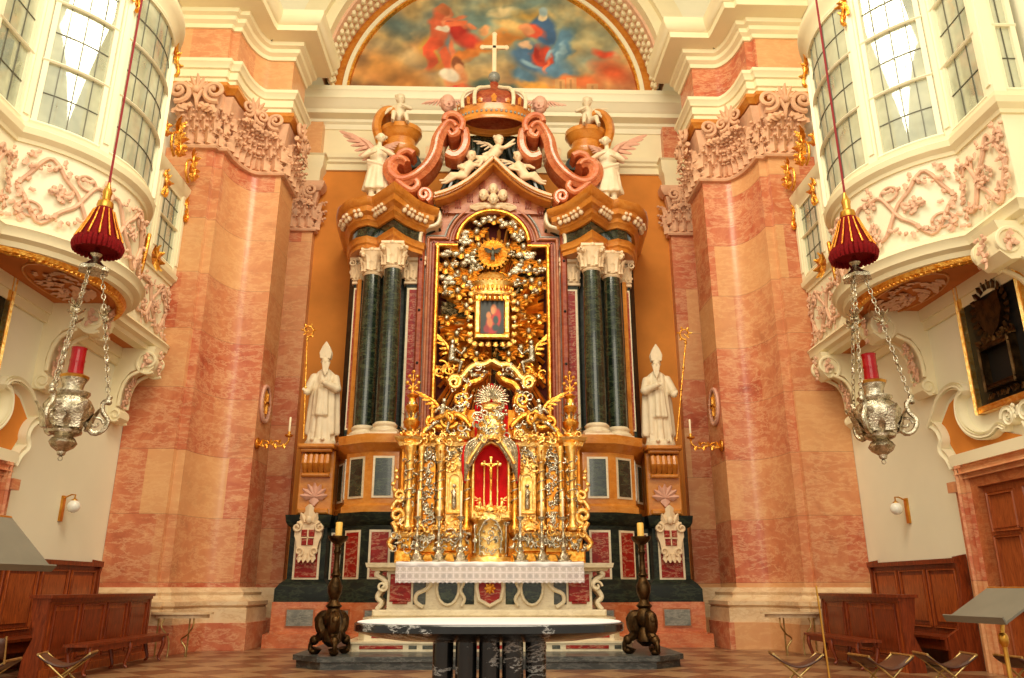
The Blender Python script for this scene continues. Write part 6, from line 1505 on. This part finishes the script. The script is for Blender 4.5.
# wall frame coordinates: u along Y, d out of the wall
def onwall(b, s, x0=7.85):
    for v in b.verts: v.co = Vector((s*(x0-v.co.y), v.co.x, v.co.z))
    return b
def wyz(x, y, X=7.8):
    d = _F+(x-512)/FPX*_R+(339-y)/FPX*_U; t = X/d.x; return (d.y*t, EYE+d.z*t)
for s, nm in ((-1, 'left'), (1, 'right')):
    r = thing('epitaph', 'gold-framed black memorial panel with carved coat of arms on the %s wall' % nm, 'epitaph', (s*7.8, 11.2, 3.9))
    y0, y1, z0, z1 = 10.42, 11.9, 3.92, 6.18
    b = BM(); prism(b, [(y0, z0), (y1, z0), (y1, z1), (y0, z1)], .05, .0); pa = obj('panel', onwall(b, s), 'black_paint', r)
    b = BM(); 
    for P in ([(y0, z0), (y1, z0)], [(y0, z1), (y1, z1)], [(y0, z0-.05), (y0, z1+.05)], [(y1, z0-.05), (y1, z1+.05)]): ribbon(b, P, .1, .1, 0, .03)
    obj('frame', onwall(b, s), 'old_brass' if False else 'gold_light', r)
    yc = (y0+y1)/2
    b = BM(); prism(b, [(yc-.28, 5.62), (yc-.3, 5.3), (yc-.16, 5.06), (yc, 4.96), (yc+.16, 5.06), (yc+.3, 5.3), (yc+.28, 5.62), (yc, 5.55)], .13, .04); sh_ = obj('shield', onwall(b, s), 'bronze', pa)
    b = BM(); 
    for k in range(22): a = 2*PI*k/22; leaf(b, (yc+.34*math.cos(a), .08, 5.36+.36*math.sin(a)), (math.cos(a), 0, math.sin(a)), (0, 1, 0), .16, .1, .4, 3)
    for k in range(14): leaf(b, (yc-.4+.8*k/13, .07, 4.88), (math.sin(k*2), 0, 1), (0,1,0), .16, .1, .5, 3)
    obj('shield_foliage', onwall(b, s), 'bronze', sh_)
    b = BM(); 
    for P in ([(yc-.36, 4.2), (yc+.36, 4.2)], [(yc-.36, 4.82), (yc+.36, 4.82)], [(yc-.36, 4.15), (yc-.36, 4.87)], [(yc+.36, 4.15), (yc+.36, 4.87)]): ribbon(b, P, .08, .14, .04, .03)
    for k in range(20): leaf(b, (yc-.38+.76*(k % 10)/9, .08, 4.12 if k < 10 else 4.9), (math.sin(k*1.7), 0, -1 if k < 10 else 1), (0,1,0), .12, .09, .5, 3)
    obj('slate_frame', onwall(b, s), 'bronze', pa)
    # over-door
    r = thing('overdoor', 'white scrolled stucco pediment with ochre field over the %s doorway' % nm, 'pediment', (s*7.8, 11.6, 3.2))
    half = [wyz(x, y) for x, y in ((933,428),(938,415),(944,398),(953,388),(962,386),(968,391),(964,396),(962,404),(964,418),(972,430),(984,436),(996,434),(1004,426),(1010,428))]
    P = smooth_pts(half, 4); b = BM(); ribbon(b, P, .12, .12, 0, .04); ribbon(b, P, .05, .16, .1, .02); obj('scroll', onwall(b, s), 'pale_paint', r)
    q = [wyz(x, y) for x, y in ((940,425),(948,404),(956,395),(962,404),(964,420),(974,434),(990,440),(1004,432),(1024,436),(1024,444),(962,466),(950,446))]
    b = BM(); prism(b, q, .03, 0); obj('field', onwall(b, s), 'ochre_paint', r)
    P = smooth_pts([wyz(x, y) for x, y in ((936,424),(943,430),(947,440),(946,450),(953,458),(958,468))], 4); b = BM(); ribbon(b, P, .12, .13, 0, .04); obj('side_scroll', onwall(b, s), 'pale_paint', r)
    b = BM(); prism(b, [(10.2, 3.16), (12.72, 3.16), (12.78, 3.24), (12.72, 3.34), (10.2, 3.34)], .2, 0); obj('cornice', onwall(b, s), 'pale_paint', r)
    b = BM(); bunch(b, (10.95, .1, 3.7), (0,1,0), (1,0,0), .18, 16, 3); ribbon(b, spiral(11.15, 3.68, .16, .04, 0, 1.3), .06, .15, 0, .02); ribbon(b, spiral(10.75, 3.68, .16, .04, PI, -1.3), .06, .15, 0, .02); obj('crest', onwall(b, s), 'pale_paint', r)
    # door surround and door
    b = BM()
    for P in ([(12.55, 0), (12.55, 3.16)], [(12.66, 3.06), (10.2, 3.06)], [(10.4, 0), (10.4, 3.16)]): ribbon(b, P, .26, .14, 0, .05); ribbon(b, P, .1, .2, .1, .03)
    n_ = 1 if s < 0 else 2
    struct('trim_%d' % (8+n_), onwall(b, s), 'pier_marble', 'pink marble surround of the %s doorway' % nm, 'trim')
    b = BM(); prism(b, [(12.24, 0), (12.44, 0), (12.44, 2.95), (10.5, 2.95), (10.5, 2.78), (12.24, 2.78)], .12, 0); obj_ = struct('trim_%d' % (10+n_), onwall(b, s), 'frame_marble', 'inner reveal of the %s marble door frame' % nm, 'trim')
    b = BM(); prism(b, [(10.5, 0), (12.24, 0), (12.24, 2.78), (10.5, 2.78)], .03, 0); d_ = struct('door_%d' % n_, onwall(b, s), 'door_wood', 'panelled wooden door in the %s marble frame' % nm, 'door')
    b = BM()
    for yy in (10.62, 11.5):
        for za, zb in ((.2, .95), (1.05, 2.0), (2.1, 2.65)): ribbon(b, [(yy, za), (yy, zb), (yy+.62, zb), (yy+.62, za), (yy, za)], .06, .06, .02, .02)
    m_ = obj('door_panels', onwall(b, s), 'door_wood', d_)
    b = BM(); prism(b, [(12.7, 2.75), (12.9, 2.75), (12.9, 2.92), (12.7, 2.92)], .22, 0); prism(b, [(12.68, 0), (12.88, 0), (12.88, 2.75), (12.68, 2.75)], .1, 0)
    struct('trim_%d' % (12+n_), onwall(b, s), 'base_marble' if False else 'pier_marble', 'outer marble strip beside the %s doorway' % nm, 'trim')

# ================================================================== CHOIR STALLS
def stall_panels(b, s, x, y0, y1, z0, z1, n, out):
    for k in range(n):
        a, c = y0+(y1-y0)*k/n+.07, y0+(y1-y0)*(k+1)/n-.07
        B2 = BM(); ribbon(B2, [(a, z0), (a, z1), (c, z1), (c, z0), (a, z0)], .045, .02, 0, .01); prism(B2, [(a+.08, z0+.08), (c-.08, z0+.08), (c-.08, z1-.08), (a+.08, z1-.08)], .014, 0)
        for v in B2.verts: v.co = Vector((x+out*v.co.y, v.co.x, v.co.z))
        me = bpy.data.meshes.new('t'); B2.to_mesh(me); B2.free(); b.from_mesh(me); bpy.data.meshes.remove(me)
for s, nm in ((-1, 'left'), (1, 'right')):
    Y0 = 11.0 if s < 0 else 13.05
    r = thing('choir_stall', 'long high-backed reddish wooden choir stall along the %s wall' % nm, 'choir stall', (s*7.6, 14, 0))
    b = BM(); x0, x1 = sorted((s*7.8, s*7.7)); box(b, x0, x1, Y0, 16.1, 0, 1.66); bk = obj('back', b, 'stall_wood', r)
    b = BM(); stall_panels(b, s, s*7.7, Y0+.05, 16.05, .62, 1.55, 5 if s < 0 else 3, -s); obj('back_panels', b, 'panel_wood', bk)
    b = BM(); x0, x1 = sorted((s*7.82, s*7.62)); box(b, x0, x1, Y0-.02, 16.14, 1.64, 1.72); obj('back_rail', b, 'stall_wood', bk)
    b = BM(); x0, x1 = sorted((s*7.7, s*7.2)); box(b, x0, x1, Y0, 16.1, .46, .5); x0, x1 = sorted((s*7.7, s*7.26)); box(b, x0, x1, Y0, 16.1, .3, .46); obj('seat', b, 'stall_wood', r)
    for yy in (Y0, 16.1):
        b = BM(); P = [(7.82, 0), (7.3, 0), (7.3, .5), (7.5, .62), (7.58, .9), (7.64, 1.1), (7.66, 1.5), (7.62, 1.74), (7.82, 1.78)]; prism(b, [(s*x, z) for x, z in P], yy-.04, yy+.04); obj('end_panel', b, 'stall_wood', r)
    Y0 = 12.2 if s < 0 else 12.75; Y1 = 15.75
    r = thing('prayer_desk', 'carved wooden prayer desk with panelled front before the %s choir stall' % nm, 'prayer desk', (s*6.5, 14, 0))
    b = BM(); x0, x1 = sorted((s*6.55, s*6.47)); box(b, x0, x1, Y0, Y1, .04, 1.1); x0, x1 = sorted((s*6.58, s*6.42)); box(b, x0, x1, Y0, Y1, 0, .12); fo = obj('front', b, 'panel_wood', r)
    b = BM(); stall_panels(b, s, s*6.47, Y0+.08, Y1-.08, .22, 1.0, 4 if s < 0 else 3, -s); obj('front_panels', b, 'stall_wood', fo)
    b = BM(); x0, x1 = sorted((s*6.74, s*6.4)); box(b, x0, x1, Y0-.06, Y1+.06, 1.1, 1.15); x0, x1 = sorted((s*6.6, s*6.43)); box(b, x0, x1, Y0-.03, Y1+.03, 1.05, 1.1); obj('desk_top', b, 'stall_wood', r)
    for yy in (Y0, Y1):
        b = BM(); P = [(6.45, 0), (6.72, 0), (6.7, .3), (6.6, .55), (6.66, .8), (6.7, 1.1), (6.45, 1.1)]; prism(b, [(s*x, z) for x, z in P], yy-.035, yy+.035); obj('end_panel', b, 'stall_wood', r)
    r = thing('kneeling_bench', 'low wooden bench with curved legs in front of the %s prayer desk' % nm, 'bench', (s*6.05, 13.9, 0))
    ya, yb = (12.3, 15.3) if s < 0 else (13.0, 15.3)
    b = BM(); x0, x1 = sorted((s*6.22, s*5.86)); box(b, x0, x1, ya, yb, .42, .46); obj('seat', b, 'stall_wood', r)
    b = BM(); x0, x1 = sorted((s*6.18, s*5.9))
    for xx in (x0, x1): box(b, xx-.012, xx+.012, ya+.05, yb-.05, .34, .42)
    obj('apron', b, 'stall_wood', r)
    for yy in [ya+.15, (ya+yb)/2, yb-.15]:
        for xx in (6.16, 5.92):
            b = BM(); o = .04 if xx < 6 else -.04; P = [(s*xx, yy, .42), (s*(xx-o), yy, .32), (s*(xx-o*.2), yy, .18), (s*(xx+o*.6), yy, .06), (s*(xx-o*.6), yy, .02)]; tube(b, smooth_pts(P, 3), [.045-.0022*i for i in range(13)], 8); obj('leg', b, 'stall_wood', r)

# ================================================================== FOLDING STOOLS, CHAIR, STANDS
def stool_parts(r, w=.56, d=.42, back=False):
    b = BM(); n = 14; rows = []
    for i in range(n+1):
        u = -1+2*i/n; x = u*w/2; z = .36+.13*abs(u)**1.8
        rows.append([b.verts.new((x, y, z+.012*math.cos(y*8))) for y in (-d/2, -d/4, 0, d/4, d/2)])
    for A, B in zip(rows, rows[1:]):
        for k in range(4): b.faces.new((A[k], A[k+1], B[k+1], B[k]))
    o = obj('seat', b, 'leather', r); m = o.modifiers.new('s', 'SOLIDIFY'); m.thickness = .018
    for y in (-d/2+.02, d/2-.02):
        for q in (-1, 1):
            b = BM(); tube(b, [(q*w/2, y, .49), (0, y+.015*q, .25), (-q*w/2*.9, y, .01)], .012, 8); obj('leg', b, 'old_brass', r)
    for q in (-1, 1):
        b = BM(); tube(b, [(q*w/2, -d/2, .495), (q*w/2, d/2, .495)], .014, 8); obj('side_rail', b, 'old_brass', r)
        b = BM(); tube(b, [(q*w/2*.9, -d/2+.02, .014), (q*w/2*.9, d/2-.02, .014)], .012, 8); obj('foot_rail', b, 'old_brass', r)
    if back:
        b = BM(); rows = []
        for i in range(n+1):
            u = -1+2*i/n; x = u*w/2; rows.append([b.verts.new((x, -d/2-.02-.06*(1-u*u)-.02*k, .52+.07*k)) for k in range(4)])
        for A, B in zip(rows, rows[1:]):
            for k in range(3): b.faces.new((A[k], A[k+1], B[k+1], B[k]))
        o = obj('backrest', b, 'leather', r); m = o.modifiers.new('s', 'SOLIDIFY'); m.thickness = .018
        for q in (-1, 1): b = BM(); tube(b, [(q*w/2, -d/2, .47), (q*w/2, -d/2-.07, .75)], .012, 8); obj('back_post', b, 'old_brass', r)
st0 = thing('folding_stool', 'brown leather folding stool behind the low-backed chair at the bottom left', 'stool', (0, 0, 0), 'leather folding stools'); stool_parts(st0)
dup(st0, (3.72, 10.05, 0), rad(-12), 'leftmost brown leather stool at the bottom right, beside the thin brass rod')
dup(st0, (4.62, 9.75, 0), rad(8), 'brown leather stool at the bottom right, second from the brass rod')
dup(st0, (5.5, 9.95, 0), rad(-6), 'brown leather stool at the bottom right below the music stand tip')
dup(st0, (6.3, 9.6, 0), rad(10), 'brown leather stool at the bottom right corner nearest the doorway')
st0.location = (-5.15, 10.35, 0); st0.rotation_euler.z = rad(14)
ch = thing('leather_chair', 'low-backed brown leather chair at the bottom left corner', 'chair', (0, 0, 0)); stool_parts(ch, .62, .46, True); ch.location = (-5.55, 9.3, 0); ch.rotation_euler.z = rad(10)
def music_stand(loc, rz, tilt, h, lab, w=.62, d=.42):
    r = thing('music_stand', lab, 'music stand', (0, 0, 0)); M = Matrix.Translation((0, 0, h)) @ Matrix.Rotation(rad(tilt), 4, 'X')
    b = BM(); box(b, -w/2, w/2, -d/2, d/2, -.008, .008, M); box(b, -w/2, w/2, -d/2-.012, -d/2, -.01, .045, M); bo = obj('desk', b, 'lit_black_paint', r)
    b = BM(); tube(b, [M @ Vector(p) for p in ((-w/2, d/2, 0), (w/2, d/2, 0))], .014, 8); obj('edge_bar', b, 'brass', bo)
    b = BM(); tube(b, [(0, 0, h-.01), (0, .02, h-.12), (0, 0, h-.2), (0, 0, .06)], .016, 10); lathe(b, (0, 0, h-.3), [(.02, 0), (.035, .03), (.035, .08), (.02, .1)], 12); obj('pole', b, 'brass', r)
    for k in range(3): a = 2*PI*k/3+.5; b = BM(); tube(b, [(0, 0, .2), (.14*math.cos(a), .14*math.sin(a), .16), (.28*math.cos(a), .28*math.sin(a), .012)], .013, 8); obj('leg', b, 'brass', r)
    r.location = loc; r.rotation_euler.z = rz
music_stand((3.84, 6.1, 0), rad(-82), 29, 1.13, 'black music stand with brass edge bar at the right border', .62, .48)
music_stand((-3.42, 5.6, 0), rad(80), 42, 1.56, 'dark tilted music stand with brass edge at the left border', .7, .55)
r = thing('brass_pole', 'thin upright brass rod standing before the right stools', 'pole', (3.27, 8.0, 0)); b = BM(); tube(b, [(3.28, 8, .02), (3.24, 8, 1.27)], [.012, .009], 8); obj('rod', b, 'brass', r)
b = BM(); lathe(b, (3.28, 8, 0), [(.12, 0), (.12, .012), (.03, .03), (.014, .06)], 20); obj('foot', b, 'brass', r)

# ================================================================== CAMERA, LIGHT
cam = bpy.data.cameras.new('camera'); co = bpy.data.objects.new('camera', cam); COL.objects.link(co); SC.camera = co
cam.sensor_width = 36; cam.lens = FPX/1024*36; cam.clip_end = 200
co.location = (0, 0, EYE); co.matrix_world = Matrix(((_R.x, _U.x, -_F.x, 0), (_R.y, _U.y, -_F.y, 0), (_R.z, _U.z, -_F.z, EYE), (0, 0, 0, 1)))
w = bpy.data.worlds.new('world'); SC.world = w; w.use_nodes = True
w.node_tree.nodes['Background'].inputs[0].default_value = (1, .92, .74, 1); w.node_tree.nodes['Background'].inputs[1].default_value = .78
def light(nm, typ, loc, energy, col, size=1, target=None, sy=None, spot=None):
    l = bpy.data.lights.new(nm, typ); l.energy = energy; l.color = col
    if typ == 'AREA':
        l.size = size
        if sy: l.shape = 'RECTANGLE'; l.size_y = sy
    elif typ == 'SPOT': l.spot_size = rad(spot); l.spot_blend = .6; l.shadow_soft_size = size
    elif typ == 'SUN': l.angle = size
    o = bpy.data.objects.new(nm, l); COL.objects.link(o); o.location = loc
    if target is not None: o.rotation_euler = (Vector(target)-Vector(loc)).to_track_quat('-Z', 'Y').to_euler()
    return o
light('nave_fill', 'AREA', (0, -2, 9), 1100, (1, .9, .7), 10, (0, 17, 6))  # added area lamp behind the camera, fills the choir from the front
light('vault_fill', 'AREA', (0, 8, 16), 1350, (1, .88, .66), 6, (0, 16, 3))  # added area lamp under the vault, brightens the choir from above
for s in (-1, 1):
    light('altar_spot', 'SPOT', (s*3.2, 10.5, 9.5), 900, (1, .86, .6), .3, (0, 16, 3.4), None, 26)
SC.view_settings.view_transform = 'Standard'; SC.view_settings.look = 'None'; SC.view_settings.gamma = 1; SC.view_settings.exposure = .0; SC.view_settings.use_curve_mapping = False
